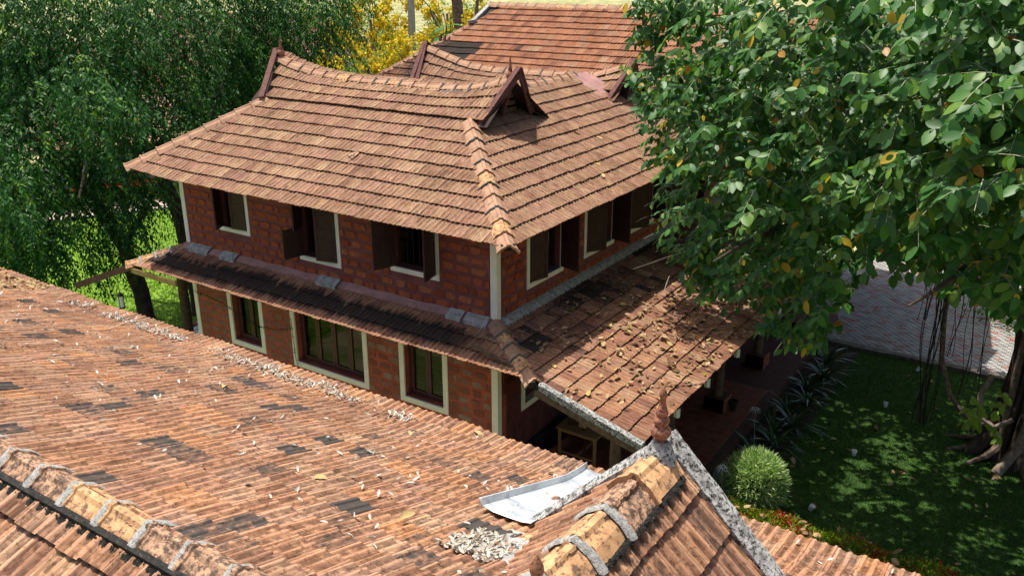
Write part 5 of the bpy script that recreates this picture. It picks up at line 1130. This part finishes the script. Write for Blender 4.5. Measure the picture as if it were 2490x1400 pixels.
# far background masses behind them, one tree each
def round_tree(name, label, base, cz, rx, rz, n, lsz, m, cat='tree', group='trees beyond the lawn', tonemul=1.0):
    t_ = tag(empty(name, base), label, cat, group); b = np.array(base)
    limb('trunk', [b, b+(.1, .1, cz*.5), b+(.2, 0, cz)], .25, .1, 'bark_dark', t_, 8)
    for k in range(5):
        a = k*1.26; limb('branch', [b+(.1, .1, cz*.5), b+(math.cos(a)*rx*.4, math.sin(a)*rx*.4, cz*.85), b+(math.cos(a)*rx*.75, math.sin(a)*rx*.75, cz+rz*.2)], .1, .02, 'bark_dark', t_, 6)
    k = 46; g = rng.normal(size=(k, 3)); g /= np.linalg.norm(g, axis=1, keepdims=True); c = b+np.array([0, 0, cz])+g*np.array([rx, rx, rz])*(.35+.6*rng.random((k, 1)))
    s_ = sprays(c, max(1, n//k//10), rx*.28, b+np.array([0, 0, cz]), 10, .7, .4, lsz, .8, .3)
    leaves_mesh('foliage', s_[0], s_[1], s_[2], s_[3], np.clip(rng.beta(2, 2.6, len(s_[0]))*tonemul, 0, 1), DIAM, m, t_); return t_
for k, (x, y, cz, rx, rz) in enumerate(((-33, 2, 4.6, 3.6, 2.6), (-36, 12, 5, 3.8, 3), (-31, 20, 4.6, 3.2, 2.6), (-27, 17.5, 4.2, 2.6, 2.2), (-45, 8, 6, 4.5, 3.6), (-38, -6, 4.4, 3.0, 2.4), (-23.6, 15.8, 4.0, 2.0, 1.8), (-52, 34, 6, 4.5, 3.5), (-40, 40, 5, 3.5, 3))):
    lab = ['dark round tree behind the drooping boughs', 'broad round tree beside the far tiled house', 'dark round tree left of the yellow blossom', 'short round tree behind the dark pinnacle tree', 'large round tree at the far left', 'round tree at the far left corner of the lawn', 'bushy tree by the flower hedge', 'far round tree above the yellow blossom', 'far bushy tree on the dry field'][k]
    round_tree('shade_tree', lab, (x, y, -.36), cz, rx, rz, 14000 if k < 7 else 6000, .17, 'leaf_fig', tonemul=.95 if k < 7 else 1.2)

# ================================================================== YELLOW BLOSSOM TREES
def cassia(label, base, cz, rx, rz, lean, nf, nl, m_f='petal'):
    t_ = tag(empty('golden_shower_tree', base), label, 'tree', 'yellow blossom trees on the dry field'); b = np.array(base); top = b+np.array([lean[0], lean[1], cz])
    limb('trunk', [b, b+(top-b)*.45+(.15, 0, 0), top], .20, .07, 'root_pale', t_, 8)
    for k in range(8):
        a = rnd(0, 6.28); f = rnd(.35, .95); s0 = b+(top-b)*f; e = top+np.array([math.cos(a)*rx, math.sin(a)*rx, rnd(-.3, .8)*rz])
        limb('branch', [s0, (s0+e)/2+(0, 0, .35), e], .075, .018, 'root_pale' if k % 2 else 'bark', t_, 6)
    g = rng.normal(size=(26, 3)); g /= np.linalg.norm(g, axis=1, keepdims=True); c = top+g*np.array([rx, rx, rz])*(.4+.6*rng.random((26, 1)))
    s_ = sprays(c, max(1, nl//260), .7, top, 10, .6, .4, .19, .8, .2)
    j_ = rng.random(len(s_[0])) < .45; leaves_mesh('foliage', s_[0][j_], s_[1][j_], s_[2][j_], s_[3][j_], rng.random(int(j_.sum())), DIAM, 'leaf_cassia', t_)
    nf = int(nf*1.6); g = rng.normal(size=(nf, 3)); g /= np.linalg.norm(g, axis=1, keepdims=True); fc = top+g*np.array([rx, rx, rz])*(.6+.5*rng.random((nf, 1)))
    for q_ in fc:
        n = 80; tt = rng.random(n); P_ = q_+np.stack([rng.normal(0, .17*(1.15-tt)), rng.normal(0, .17*(1.15-tt)), -.62*tt], 1); D_ = rng.normal(size=(n, 3)); N_ = rng.normal(size=(n, 3))
        leaves_mesh('blossom', P_, D_, N_, .15+.08*rng.random(n), rng.random(n), diamond(.75, .05), 'petal', t_, None)
    return t_
cassia('yellow blossom tree right behind the sagging ridge', (-23.4, 21.6, -.36), 5.0, 2.4, 1.6, (-.3, .8), 30, 2600)
cassia('yellow blossom tree half hidden by the dark tree', (-23.2, 17.0, -.36), 4.8, 2.1, 1.9, (0, .6), 34, 3000)
cassia('forked yellow blossom tree beside the concrete pole', (-23.2, 24.6, -.36), 5.2, 2.2, 1.7, (.2, .6), 26, 2200)
cassia('yellow blossom tree furthest out on the dry field', (-31, 30, -.36), 6.2, 2.8, 2.0, (0, 0), 26, 2600)
cassia('yellow blossom tree right of the concrete pole on the dry field', (-25.2, 31.5, -.36), 7.6, 2.6, 1.8, (0, 0), 22, 2000)
cassia('tall yellow blossom tree left of the concrete pole', (-28.6, 28.4, -.36), 7.3, 2.6, 2.0, (0, 0), 26, 2200)
cassia('yellow blossom tree rising near the top of the rear hip', (-23.4, 29.5, -.36), 6.4, 2.4, 1.6, (.6, -.4), 16, 1800)
bt_ = tag(empty('bare_tree', (-22.4, 29.2, -.36)), 'thick crooked bare trunk beside the top of the rear roof', 'tree')
limb('trunk', [(-22.4, 29.2, -.4), (-22.4, 29, 3), (-22.2, 28.9, 5.4), (-22.6, 28.9, 8.6)], .5, .3, 'bark', bt_, 12)
for L in ([(-22.3, 28.9, 5), (-23.4, 28.7, 6.2), (-24.2, 28.6, 7.6)], [(-22.2, 28.9, 5.6), (-21.2, 28.8, 7), (-20.8, 28.6, 8.8)], [(-22.4, 29, 4.4), (-24.4, 28.2, 4.9), (-26.2, 27.6, 5.6)]): limb('branch', L, .2, .06, 'bark', bt_, 8)
tk = tag(empty('big_leaf_sapling', (-18, 22, -.36)), 'sapling with a rosette of very large glossy leaves behind the rear hip', 'plant')
limb('stem', [(-18, 22, -.4), (-17.95, 22, 4), (-18, 22.03, 7.3)], .07, .04, 'bark', tk, 7)
TKL = np_proto('leaf', broad(.45, .08, -.25), 'leaf_ban')
for k in range(11):
    a = k*2.4; leaf_obj('leaf', TKL, np.array([-18, 22.03, 7.3-.05*k]), np.array([math.cos(a), math.sin(a), .25-.09*k]), np.array([0, 0, 1.0])+.4*np.array([math.cos(a), math.sin(a), 0]), .95, rnd(.3, .75), tk)
pole = tag(empty('power_pole', (-26, 29.1, -.36)), 'grey concrete power pole standing among the yellow blossom', 'pole')
MB().extrude([(-.16, -.13, 0), (.16, -.13, 0), (.16, .13, 0), (-.16, .13, 0)], (0, 0, 9.5)).build('shaft', 'concrete_pole', pole, keep=False)
MB().box((-.9, -.05, 9.0), (.9, .05, 9.12)).build('cross_arm', 'iron', pole, keep=False)
# ================================================================== FURNITURE UNDER THE VERANDA
tb_ = tag(empty('wooden_table', (.80, 2.30, 0)), 'light teak table with a stretcher standing on the red veranda floor', 'table')
def L(x0, x1, y0, y1, z0, z1, nm, m, par, bev=.006): return MB().box((x0, y0, z0), (x1, y1, z1)).build(nm, m, par, bevel=bev, keep=False)
L(-.50, .50, -.56, .60, .72, .75, 'tabletop', 'wood_table_top', tb_)
for sx in (-1, 1):
    for sy in (-.48, .54): L(sx*.43-.03, sx*.43+.03, sy-.03, sy+.03, 0, .72, 'leg', 'wood_table', tb_)
L(-.40, .40, -.50, -.47, .64, .72, 'apron', 'wood_table', tb_); L(-.40, .40, .53, .56, .64, .72, 'apron', 'wood_table', tb_)
L(-.45, -.42, -.45, .51, .64, .72, 'apron', 'wood_table', tb_); L(.42, .45, -.45, .51, .64, .72, 'apron', 'wood_table', tb_)
L(-.40, .40, -.495, -.465, .12, .17, 'stretcher', 'wood_table', tb_); L(-.40, .40, .525, .555, .12, .17, 'stretcher', 'wood_table', tb_)
L(-.03, .03, -.465, .525, .13, .165, 'stretcher', 'wood_table', tb_)
def chair():
    c = empty('wooden_chair', (0, 0, 0))
    L(-.21, .21, -.21, .21, .43, .46, 'seat', 'wood_chair', c)
    for sx in (-1, 1):
        MB().beam((sx*.19, -.2, 0), (sx*.19, -.19, .43), .04, .04, up=(0, 1, 0)).build('leg', 'wood_chair', c, keep=False)
        MB().beam((sx*.19, .24, 0), (sx*.19, .19, .45), .04, .04, up=(0, 1, 0)).build('leg', 'wood_chair', c, keep=False)
        MB().beam((sx*.19, .19, .45), (sx*.19, .28, .92), .04, .035, up=(0, 1, 0)).build('back_post', 'wood_chair', c, keep=False)
    for k in range(3): MB().beam((-.19, .215+.025*k, .56+.14*k), (.19, .215+.025*k, .56+.14*k), .02, .07).build('back_slat', 'wood_chair', c, keep=False)
    return c
c0 = chair()
def copy_tree(o, parent=None):
    c = o.copy(); COL.objects.link(c)
    if parent is not None: c.parent = parent
    for ch in [q_ for q_ in ALLCH.get(o.name, [])]: copy_tree(ch, c)
    return c
def index_children():
    ALLCH.clear()
    for o in scn.objects:
        if o.parent: ALLCH.setdefault(o.parent.name, []).append(o)
ALLCH = {}; index_children()
for k, (x, y, rz, lab) in enumerate(((.80, 2.75, 0, 'dark wooden chair tucked behind the light teak table'), (1.52, 2.40, -1.5, 'dark wooden chair at the garden side of the teak table'), (.12+.62, 2.2, 3.05, 'dark wooden chair pushed fully under the teak table'))):
    o = c0 if k == 0 else copy_tree(c0); o.location = (x, y, 0); o.rotation_euler = (0, 0, rz); tag(o, lab, 'chair', 'chairs round the veranda table')

# ---- sign board on the side wall
sg_ = tag(empty('sign_board', (.018, .30, 2.5)), 'rust red board with black lettering on the maroon side wall', 'sign')
MB().box((.018, .135, 2.12), (.05, .62, 2.72)).build('board', 'sign', sg_, bevel=.006)
for txt, z, y, s_ in (('पाद', 2.30, .22, .24), ('शि3', 2.51, .19, .22)):
    cu = bpy.data.curves.new('lettering', 'FONT'); cu.body = txt; cu.size = s_; cu.extrude = .002
    o_ = bpy.data.objects.new('lettering_curve', cu); COL.objects.link(o_); bpy.context.view_layer.update(); me_ = bpy.data.meshes.new_from_object(o_.evaluated_get(bpy.context.evaluated_depsgraph_get())); bpy.data.objects.remove(o_)
    me_.materials.clear(); o = bpy.data.objects.new('lettering', me_); COL.objects.link(o); me_.materials.append(M['ink']); o.parent = sg_; o.matrix_parent_inverse = parent_inv[sg_.name]
    o.matrix_basis = Matrix(((0, 0, 1, .0535), (1, 0, 0, y), (0, 1, 0, z), (0, 0, 0, 1)))

# ---- white cylinder lamps under the veranda eave
def eave_lamp():
    c = empty('eave_lamp', (0, 0, 0))
    MB().tube([(0, 0, 0), (0, 0, -.20)], .062, 14).build('shade', 'lamp_white', c, keep=False, smooth=True)
    MB().lathe([(.066, -.215), (.068, -.205), (.068, -.19), (.062, -.188)], (0, 0, 0), 14).build('rim', 'lamp_black', c, keep=False)
    MB().lathe([(.064, 0), (.066, .01), (.03, .03), (.012, .06)], (0, 0, 0), 14).build('cap', 'lamp_black', c, keep=False)
    for a in (0, 1.57, 3.14, 4.71): MB().beam((.065*math.cos(a), .065*math.sin(a), 0), (.065*math.cos(a), .065*math.sin(a), -.2), .008, .008, up=(math.cos(a), math.sin(a), 0)).build('stay', 'lamp_black', c, keep=False)
    return c
e0 = eave_lamp(); index_children()
EL = ('hanging at the open front corner of the veranda eave', 'under the eave behind the terracotta pinnacle', 'under the eave in front of the middle brick pedestal', 'under the eave past the middle brick pedestal', 'under the eave by the hanging banyan leaves', 'under the far end of the veranda eave')
for k, (y, lab) in enumerate(zip((-.90, .75, 2.2, 3.85, 5.3, 6.6), EL)):
    o = e0 if k == 0 else copy_tree(e0); o.location = (3.44, y, 2.575); tag(o, 'white cylinder lamp '+lab, 'lamp', 'lamps hanging along the veranda eave')
hl = tag(empty('hanging_lantern', (-10.75, -1.0, 2.65)), 'small white lantern hanging on a cord over the far lawn', 'lantern')
MB().tube([(0, 0, .36), (0, 0, -.22)], .009, 6).build('cord', 'lamp_black', hl, keep=False)
MB().tube([(0, 0, -.30), (0, 0, -.62)], .075, 12).build('shade', 'lamp_white', hl, keep=False, smooth=True)
MB().lathe([(.08, -.64), (.085, -.62), (.085, -.60)], n=12).build('rim', 'lamp_black', hl, keep=False)
MB().lathe([(.085, -.31), (.085, -.29), (.03, -.24), (.01, -.21)], n=12).build('cap', 'lamp_black', hl, keep=False)
for a in (.4, 1.97, 3.54, 5.11): MB().beam((.08*math.cos(a), .08*math.sin(a), -.3), (.08*math.cos(a), .08*math.sin(a), -.62), .012, .012, up=(math.cos(a), math.sin(a), 0)).build('stay', 'lamp_black', hl, keep=False)

# ---- garden
stp = tag(empty('stone_step', (3.62, 3.35, -.35)), 'grey stone step with red tiled edge beside the veranda', 'step')
MB().box((3.34, 2.75, -.34), (4.1, 3.95, -.17)).build('riser', 'floor_red', stp); MB().box((3.34, 2.82, -.168), (4.0, 3.88, -.15)).build('slab', 'stone_slab', stp, bevel=.01)
pot = tag(empty('plant_pot', (2.78, 5.95, 0)), 'small black pot beside a brick pedestal on the veranda', 'pot')
MB().lathe([(.07, 0), (.10, .22), (.115, .225), (.115, .25), (.095, .25), (.09, .2)], n=14).build('pot', 'lamp_black', pot, keep=False, smooth=True)
def glight(): 
    c = empty('garden_light', (0, 0, 0)); MB().lathe([(.028, 0), (.04, .02), (.058, .13), (.060, .14), (.05, .14), (.04, .05)], n=14).build('cup', 'plastic_white', c, keep=False, smooth=True)
    MB().lathe([(.012, -.04), (.012, .0)], n=8).build('spike', 'lamp_black', c, keep=False); return c
g0 = glight(); index_children()
for k, (x, y, rx, lab) in enumerate(((5.64, 5.95, .15, 'white cup shaped light standing alone in the middle of the shaded lawn'), (5.42, 3.28, .35, 'white cup shaped light tilted on the lawn close to the round bush'), (5.99, 11.4, .8, 'white cup shaped light lying beside the paving kerb'), (5.74, 8.75, .2, 'white cup shaped light near the tangle of hanging roots'))):
    o = g0 if k == 0 else copy_tree(g0); o.location = (x, y, -.32); o.rotation_euler = (rx, rx*.5, k); tag(o, lab, 'garden light', 'white lights set in the lawn')
bu = tag(empty('round_bush', (4.42, 2.72, -.35)), 'clipped round pale green bush at the edge of the lawn', 'bush')
n = 6500; g = rng.normal(size=(n, 3)); g /= np.linalg.norm(g, axis=1, keepdims=True); g[:, 2] = np.where(g[:, 2] < -.55, -g[:, 2], g[:, 2])
rr = .60*(.72+.30*rng.random((n, 1))); P = np.array([4.42, 2.72, .30])+g*rr*np.array([1.02, 1.02, .98])
leaves_mesh('foliage', P, g*.7+rng.normal(size=(n, 3))*.55+np.array([0, 0, .25]), rng.normal(size=(n, 3)), .10+.09*rng.random(n), rng.random(n), diamond(.17, .03), 'leaf_bush', bu)
for k in range(6): MB().tube([(4.42, 2.72, -.36), (4.42+.3*math.cos(k), 2.72+.3*math.sin(k), .1), (4.42+.45*math.cos(k), 2.72+.45*math.sin(k), .5)], [.03, .02, .008], 6).build('stem', 'bark', bu)
core = MB().lathe([(.05, -.42), (.30, -.30), (.40, 0), (.30, .30), (.02, .42)], (4.42, 2.72, .30), 12).build('inner_leaves', 'leaf_hedge_core' if 'leaf_hedge_core' in M else 'bark_dark', bu)
hd = tag(empty('low_hedge', (6, 1.6, -.35)), 'low clipped hedge with bright red young tips along the near roof', 'hedge')
n = 15000; hx = 3.3+6.2*rng.random(n); hy = 1.42+.52*(rng.random(n)-.5)*2*.62+.02*hx; hz = .38-.18*np.abs((hy-1.5)/.45)**2+.05*np.sin(hx*5)+rng.normal(0, .045, n)-.35*rng.random(n)**3
tn = np.clip(.42+.27*rng.normal(size=n)+.22*np.sin(hx*4.3+hy*6)+.1*np.sin(hx*11), 0, 1)
leaves_mesh('foliage', np.stack([hx, hy, hz], 1), rng.normal(size=(n, 3))*.6+np.array([0, 0, .75]), rng.normal(size=(n, 3)), .045+.04*rng.random(n), tn, diamond(.42, .06), 'leaf_hedge', hd)
for k in range(40): x = 3.4+.15*k; MB().tube([(x, 1.5, -.36), (x+rnd(-.1, .1), 1.5+rnd(-.15, .15), .2)], [.012, .006], 5).build('stem', 'bark_dark', hd)
MB().box((3.3, 1.22, -.34), (9.4, 1.85, .12)).build('inner_leaves', 'soil', hd)
# spider lilies : every strap leaf is its own object
def strap(bend):
    ts = np.linspace(0, 1, 6); V = []; F = []
    for t_ in ts: w = .042*(1-t_**3)+.002; y = t_*(1-.25*bend*t_); z = -bend*t_*t_*.75; V += [(-w, y, z+.012), (0, y, z), (w, y, z+.012)]
    for i in range(5): a = 3*i; F += [(a, a+1, a+4, a+3), (a+1, a+2, a+5, a+4)]
    return np.array(V), F
ST = [np_proto('leaf', strap(b), 'leaf_lily') for b in (.6, .95, 1.3)]
lil = [(3.62, 1.98, .95, 0), (4.02, 2.05, .8, 1), (3.55, 2.55, 1.0, 0), (3.98, 2.48, .75, 0), (4.35, 3.75, .62, 0), (3.75, 4.75, 1.05, 1), (4.05, 5.25, 1.0, 0), (3.8, 5.9, 1.0, 0), (4.1, 6.5, 1.0, 0), (3.75, 7.2, 1.0, 0), (4.05, 7.9, 1.0, 0), (3.8, 8.7, 1.0, 0), (4.0, 9.6, 1.0, 0), (3.8, 10.6, 1.0, 0)]
LL = ['spider lily clump nearest the near roof, long straps catching the sun', 'spider lily clump close behind the red tipped hedge', 'spider lily clump against the veranda edge next to the stone step', 'spider lily clump pressed against the round bush', 'small spider lily clump at the garden side of the stone step', 'spider lily clump lifting one white flower above the dark bed']
for k, (x, y, s_, fl_) in enumerate(lil):
    c = tag(empty('spider_lily', (x, y, -.33)), LL[k] if k < 6 else 'dark strap leaved spider lily clump in the shaded bed along the veranda', 'plant', 'spider lilies along the veranda')
    for j in range(20):
        a = j*2.4+rnd(-.3, .3); el = rnd(.35, 1.5); Dv = np.array([math.cos(a)*math.cos(el), math.sin(a)*math.cos(el), math.sin(el)])
        leaf_obj('leaf', ST[j % 3], np.array([x+.05*math.cos(a), y+.05*math.sin(a), -.33]), Dv, np.array([-math.cos(a)*math.sin(el), -math.sin(a)*math.sin(el), math.cos(el)]), s_*rnd(.55, .95), 1.0 if (k == 0 and j in (4, 9)) else rnd(0, .8), c)  # two straps of the first clump: sunlight painted in as brighter green
    if fl_:
        MB().tube([(x, y, -.33), (x-.05, y+.02, .25), (x-.08, y, .80)], [.011, .009, .007], 6).build('flower_stalk', 'twig', c)
        for j in range(5):
            a = j*1.257; n = 6; P = np.repeat(np.array([[x-.08+.05*math.cos(a), y+.05*math.sin(a), .84]]), n, 0)
            aa = np.arange(n)*1.047; D = np.stack([np.cos(aa)+.5*math.cos(a), np.sin(aa)+.5*math.sin(a), np.full(n, .3)], 1)
            leaves_mesh('flower', P, D, np.tile([0, 0, 1.0], (n, 1))+rng.normal(0, .2, (n, 3)), np.full(n, .12), np.zeros(n), strap(1.2), 'flower_white', c, None)
# ---- creepers on the lower front wall
def creeper(name, label, pts, n):
    o_ = tag(empty(name, pts[0]), label, 'creeper'); pts = [np.array(q_, float) for q_ in pts]
    MB().tube(pts, .006, 5).build('stem', 'bark_dark', o_)
    k = rng.random(n)*(len(pts)-1); i = k.astype(int); f = (k-i)[:, None]; A = np.array(pts); P = A[i]*(1-f)+A[np.minimum(i+1, len(pts)-1)]*f
    leaves_mesh('foliage', P, rng.normal(size=(n, 3))+np.array([0, -.4, -.4]), rng.normal(size=(n, 3)), .025+.035*rng.random(n), rng.random(n), DIAM, 'creeper', o_)
creeper('creeper', 'thin string of dark creeper slung across the small lower window', [(HL+.02, -.05, 2.52), (-8.4, -.10, 2.50), (-7.9, -.12, 2.46), (-7.3, -.14, 2.27), (-6.7, -.12, 2.14), (-6.2, -.09, 2.16), (-5.8, -.05, 2.25)], 170)
creeper('creeper', 'withered creeper hanging down the left jamb of the wide lower window', [(-5.67, -.05, 2.55), (-5.66, -.06, 2.2), (-5.64, -.05, 1.9), (-5.62, -.07, 1.65), (-5.55, -.06, 1.32)], 40)

# ---- fallen leaves and litter
LF = np_proto('leaf', broad(.5, .22, .25), 'leaf_dry'); LF2 = np_proto('leaf', broad(.42, .30, -.35), 'leaf_dry'); LB = np_proto('leaf', broad(.38, .35, .3), 'leaf_bleached')
def dry(me, P, size, label, group, tone=None):
    a = rnd(0, 6.28); D = np.array([math.cos(a), math.sin(a), rnd(-.12, .12)]); N_ = np.array([rnd(-.5, .5), rnd(-.5, .5), 1.0]); X, Y, Z = orth(D[None], N_[None])
    o = link('fallen_leaf', me, None); Mx = np.eye(4); Mx[:3, 0] = X[0]*size; Mx[:3, 1] = Y[0]*size; Mx[:3, 2] = Z[0]*size; Mx[:3, 3] = P; o.matrix_world = Matrix(Mx.tolist())
    o['leaf_tone'] = rnd(0, .95) if tone is None else tone; tag(o, label, 'fallen leaf', group)
def vroof(x, y): return 3.65-S3*x+.085
def rest_leaves(name, pts, size, proto, m):
    P = np.array(pts); n = len(P); D = rng.normal(size=(n, 3)); D[:, 2] *= .2; N_ = rng.normal(0, .45, (n, 3)); N_[:, 2] = 1
    leaves_mesh(name, P, D, N_, size*(.6+.7*rng.random(n)), rng.random(n)*.97, proto, m, None)
more = []
k = 0
while k < 620:
    y = rnd(-.9, 9.5); x = rnd(.5, 3.5); dens = .10+.9*math.exp(-((y-2.6-.5*(x-2))/2.3)**2)*(.35+.65*min(1, max(0, (x-1.2)/.8))); dens = max(dens, .42 if y > 3.5 and x > 1.8 else 0)
    if rnd(0, 1) > dens: continue
    k += 1; P = np.array([x, y, vroof(x, y)+rnd(0, .02)])
    if k <= 250: dry(LF if k % 2 else LF2, P, rnd(.09, .17), 'dry brown leaf lying on the veranda roof', 'dry leaves fallen on the veranda roof', rnd(.25, .95) if rnd(0, 1) > .03 else 1.0)
    else: more.append(P)
rest_leaves('leaf_litter', more, .14, BROAD, 'leaf_dry')
for k, (x, y, lab) in enumerate(((.0, 4.0, 'orange leaf near the eave of the upper side slope'), (-.6, 5.2, 'yellow leaf on the upper side slope above the second shutter'), (.3, 3.6, 'pale leaf at the eave above the first shuttered window'), (-1.1, 4.7, 'small brown leaf high on the upper side slope'), (.2, 5.6, 'straw coloured leaf on the upper side eave under the banyan'))):
    dry(LF, np.array([x, y, 5.51+S1*(.79-x)+.09]), .17, lab, None, (.97, .9, .85, .4, .8)[k])
def nz(x, y): return RZ-float(np.interp(y-RY, hs, zd))+.085
for x, y, lab in ((1.0, -7.0, 'curled yellow leaf lying alone halfway down the near roof'), (4.05, -8.35, 'folded tan leaf on the near roof left of the valley sheet'), (5.0, -8.55, 'orange leaf beside the mortar at the head of the valley'), (3.35, -5.35, 'crumpled yellow leaf at the eave below the cream corner band'), (3.1, -6.2, 'long twisted yellow leaf in the middle of the near roof')):
    dry(LF2, np.array([x, y, nz(x, y)+.015]), .17, lab, None, .88)
k = 0; more = []
while k < 1500:
    m_ = rnd(0, 1)
    if m_ < .62: x = rnd(-4.6, 2.6); y = -5.52+rng.normal(0, .07)-.08*abs(math.sin(x*3)); 
    else: x = rnd(-6.5, 9.5); y = rnd(-9.2, -5.3)
    if m_ < .62 and math.sin(x*5.3)+math.sin(x*2.1+1) < -.9: continue
    if nz(x, y)-.085 < dorm(x, y): continue
    k += 1; P = np.array([x, y, nz(x, y)])
    if k <= 120: dry(LB, P, rnd(.045, .09), 'bleached grey leaf scrap on the near roof', 'bleached leaf scraps on the near roof')
    else: more.append(P)
for _ in range(300):
    x = 5.42+.40*rnd(0, 1)**1.2; y = -8.62+rnd(0, .55); more.append(np.array([x, y, max(nz(x, y)-.085, 6.78-abs(x-6.65))+.08]))
for _ in range(25): f = rnd(.3, 1); more.append(np.array([5.0-.15*f+rnd(-.15, 0), -7.6+2.2*f, nz(5, -7.6+2.2*f)+.02]))
rest_leaves('leaf_litter', more, .058, broad(.38, .35, .3), 'leaf_bleached')
more = [np.array([x, y, nz(x, y)]) for x, y in [(rnd(-8.4, -5.6), rnd(-6.6, -5.25)) for _ in range(900)]]; rest_leaves('leaf_litter', more, .10, BROAD, 'leaf_dry')
rest_leaves('leaf_litter', [np.array([rnd(3.8, 10), rnd(2.4, 11.8), -.30]) for _ in range(60)], .14, BROAD, 'leaf_dry')
rest_leaves('leaf_litter', [np.array([rnd(3.6, 8), 1.45+rnd(-.3, .3), .42+rnd(-.05, .03)]) for _ in range(45)], .16, BROAD, 'leaf_dry')
tw_ = tag(MB().tube([(-1.6, -8.45, nz(-1.6, -8.45)+.01), (-1.25, -8.3, nz(-1.25, -8.3)+.03), (-.9, -8.35, nz(-.9, -8.35)+.03), (-.62, -8.6, nz(-.62, -8.6)+.01)], .008, 5).build('fallen_twig', 'root_pale'), 'thin bare twig lying on the dark part of the near roof', 'twig')
sh = tag(MB().extrude([(-4.2, .62, 6.32), (-4.02, .55, 6.27), (-3.98, .74, 6.37), (-4.1, .80, 6.40)], (0, 0, .03)).build('tile_shard', 'ridge'), 'broken tile shard lying loose on the front slope', 'tile shard')

# ---- brick planter, far houses, flower hedge
pl = tag(empty('brick_planter', (4.6, 19, -.3)), 'low red brick planter at the far end of the paving', 'planter')
for r_ in range(6):
    for k in range(13):
        x = 2.9+.25*k+(.125 if r_ % 2 else 0); MB().box((x-.115, 21.1, -.3+.088*r_), (x+.115, 21.22, -.3+.08+.088*r_)).build('brick', 'brick', pl)
MB().box((2.8, 21.12, -.31), (6.2, 21.8, .21)).build('core', 'soil', pl)
n = 2600; leaves_mesh('foliage', np.stack([2.9+3.2*rng.random(n), 21.3+.5*rng.random(n), .2+.7*rng.random(n)**1.5], 1), rng.normal(size=(n, 3))+(0, 0, .6), rng.normal(size=(n, 3)), .10+.08*rng.random(n), .5+.5*rng.random(n), DIAM, 'leaf_fig', pl)
sb = tag(empty('garden_shrub', (8.4, 15.2, -.35)), 'yellow green shrub beside the paving behind the banyan roots', 'shrub')
n = 4000; g = rng.normal(size=(n, 3)); leaves_mesh('foliage', np.array([8.6, 16.6, .25])+g*np.array([.9, .5, .35]), rng.normal(size=(n, 3))+(0, 0, .5), rng.normal(size=(n, 3)), .10+.06*rng.random(n), .55+.45*rng.random(n), DIAM, 'leaf_fig', sb)
MB().tube([(8.6, 16.6, -.36), (8.6, 16.6, .3)], .04, 6).build('stem', 'bark', sb)
def far_house(name, label, c, sx, sy, hw, hr, rz, mw, mr):
    h = tag(empty(name, c, rz), label, 'house')
    MB().box((-sx/2, -sy/2, 0), (sx/2, sy/2, hw)).build('wall', mw, h, keep=False)
    for s_ in (-1, 1):
        for k in range(int(sx//3)):
            x = -sx/2+1.5+3*k; w = MB().box((x-.55, s_*(sy/2+.02)-.03, .9), (x+.55, s_*(sy/2+.02)+.03, 2.2)).build('window', 'white', h, keep=False)
            MB().box((x-.45, s_*(sy/2+.06)-.01, 1.0), (x+.45, s_*(sy/2+.06)+.01, 2.1)).build('pane', 'interior', w, keep=False)
    o = .9; ny = 12
    for s_ in (-1, 1):
        mb = MB(); V = []
        for k in range(ny):
            f0, f1 = k/ny, (k+1)/ny; y0, y1 = s_*(sy/2+o)*(1-f0), s_*(sy/2+o)*(1-f1); z0, z1 = hw-.3+hr*f0, hw-.3+hr*f1
            mb.add([(-sx/2-o, y0, z0+.05), (sx/2+o, y0, z0+.05), (sx/2+o, y1, z1), (-sx/2-o, y1, z1), (-sx/2-o, y0, z0), (sx/2+o, y0, z0)], [(0, 1, 2, 3), (4, 5, 1, 0)])
        r_ = mb.build('roof_tiles', mr, h, keep=False); r_['kind'] = 'stuff'
    MB().tube([(-sx/2-o, 0, hw-.28+hr), (sx/2+o, 0, hw-.28+hr)], .14, 8).build('ridge', 'ridge', h, keep=False)
    return h
far_house('far_house', 'ochre walled tiled house glimpsed behind the drooping trees', (-43, 20, -.36), 17, 8, 3.3, 2.9, .5, 'wall_yellow', 'tile_far')
far_house('far_house', 'second tiled house far behind the dark trees', (-58, 44, -.36), 18, 9, 3.4, 3.0, .2, 'wall_pale', 'tile_far')
ph = far_house('pale_house', 'off white low house with a slate grey panel beyond the flower hedge', (-34.2, 13.6, -.36), 6, 7, 2.6, 1.8, 1.08, 'wall_pale', 'ridge')
MB().box((-2.2, -3.56, .1), (.6, -3.52, 1.5)).build('wall_panel', 'panel_grey', ph, keep=False)
fh = tag(empty('flower_hedge', (-28.3, 11.2, -.36)), 'low green hedge dotted with red flowers beyond the path', 'hedge')
n = 9000; s_ = rng.random(n)*11-6.0; w = rng.normal(0, .28, n); P = np.array([-28.3, 11.0, 0])+s_[:, None]*d_+w[:, None]*nrm; P[:, 2] = -.3+.85*rng.random(n)*np.exp(-(w/.5)**2)
leaves_mesh('foliage', P, rng.normal(size=(n, 3))+(0, 0, .6), rng.normal(size=(n, 3)), .10+.06*rng.random(n), .45+.5*rng.random(n), DIAM, 'leaf_fig', fh)
n = 420; s_ = np.concatenate([rng.normal(0, .5, n//2), rng.normal(-1.5, 1.6, n-n//2)]); w = rng.normal(0, .22, n); P = np.array([-28.0, 10.9, 0])+s_[:, None]*d_+w[:, None]*nrm; P[:, 2] = .48+.12*rng.random(n)
leaves_mesh('flowers', P, rng.normal(size=(n, 3))*.5+(0, 0, .6), rng.normal(size=(n, 3)), np.full(n, .13), rng.random(n), diamond(.8, .05), 'flower_red', fh)
for nm in list(M):
    if M[nm].users == 0: bpy.data.materials.remove(M[nm])
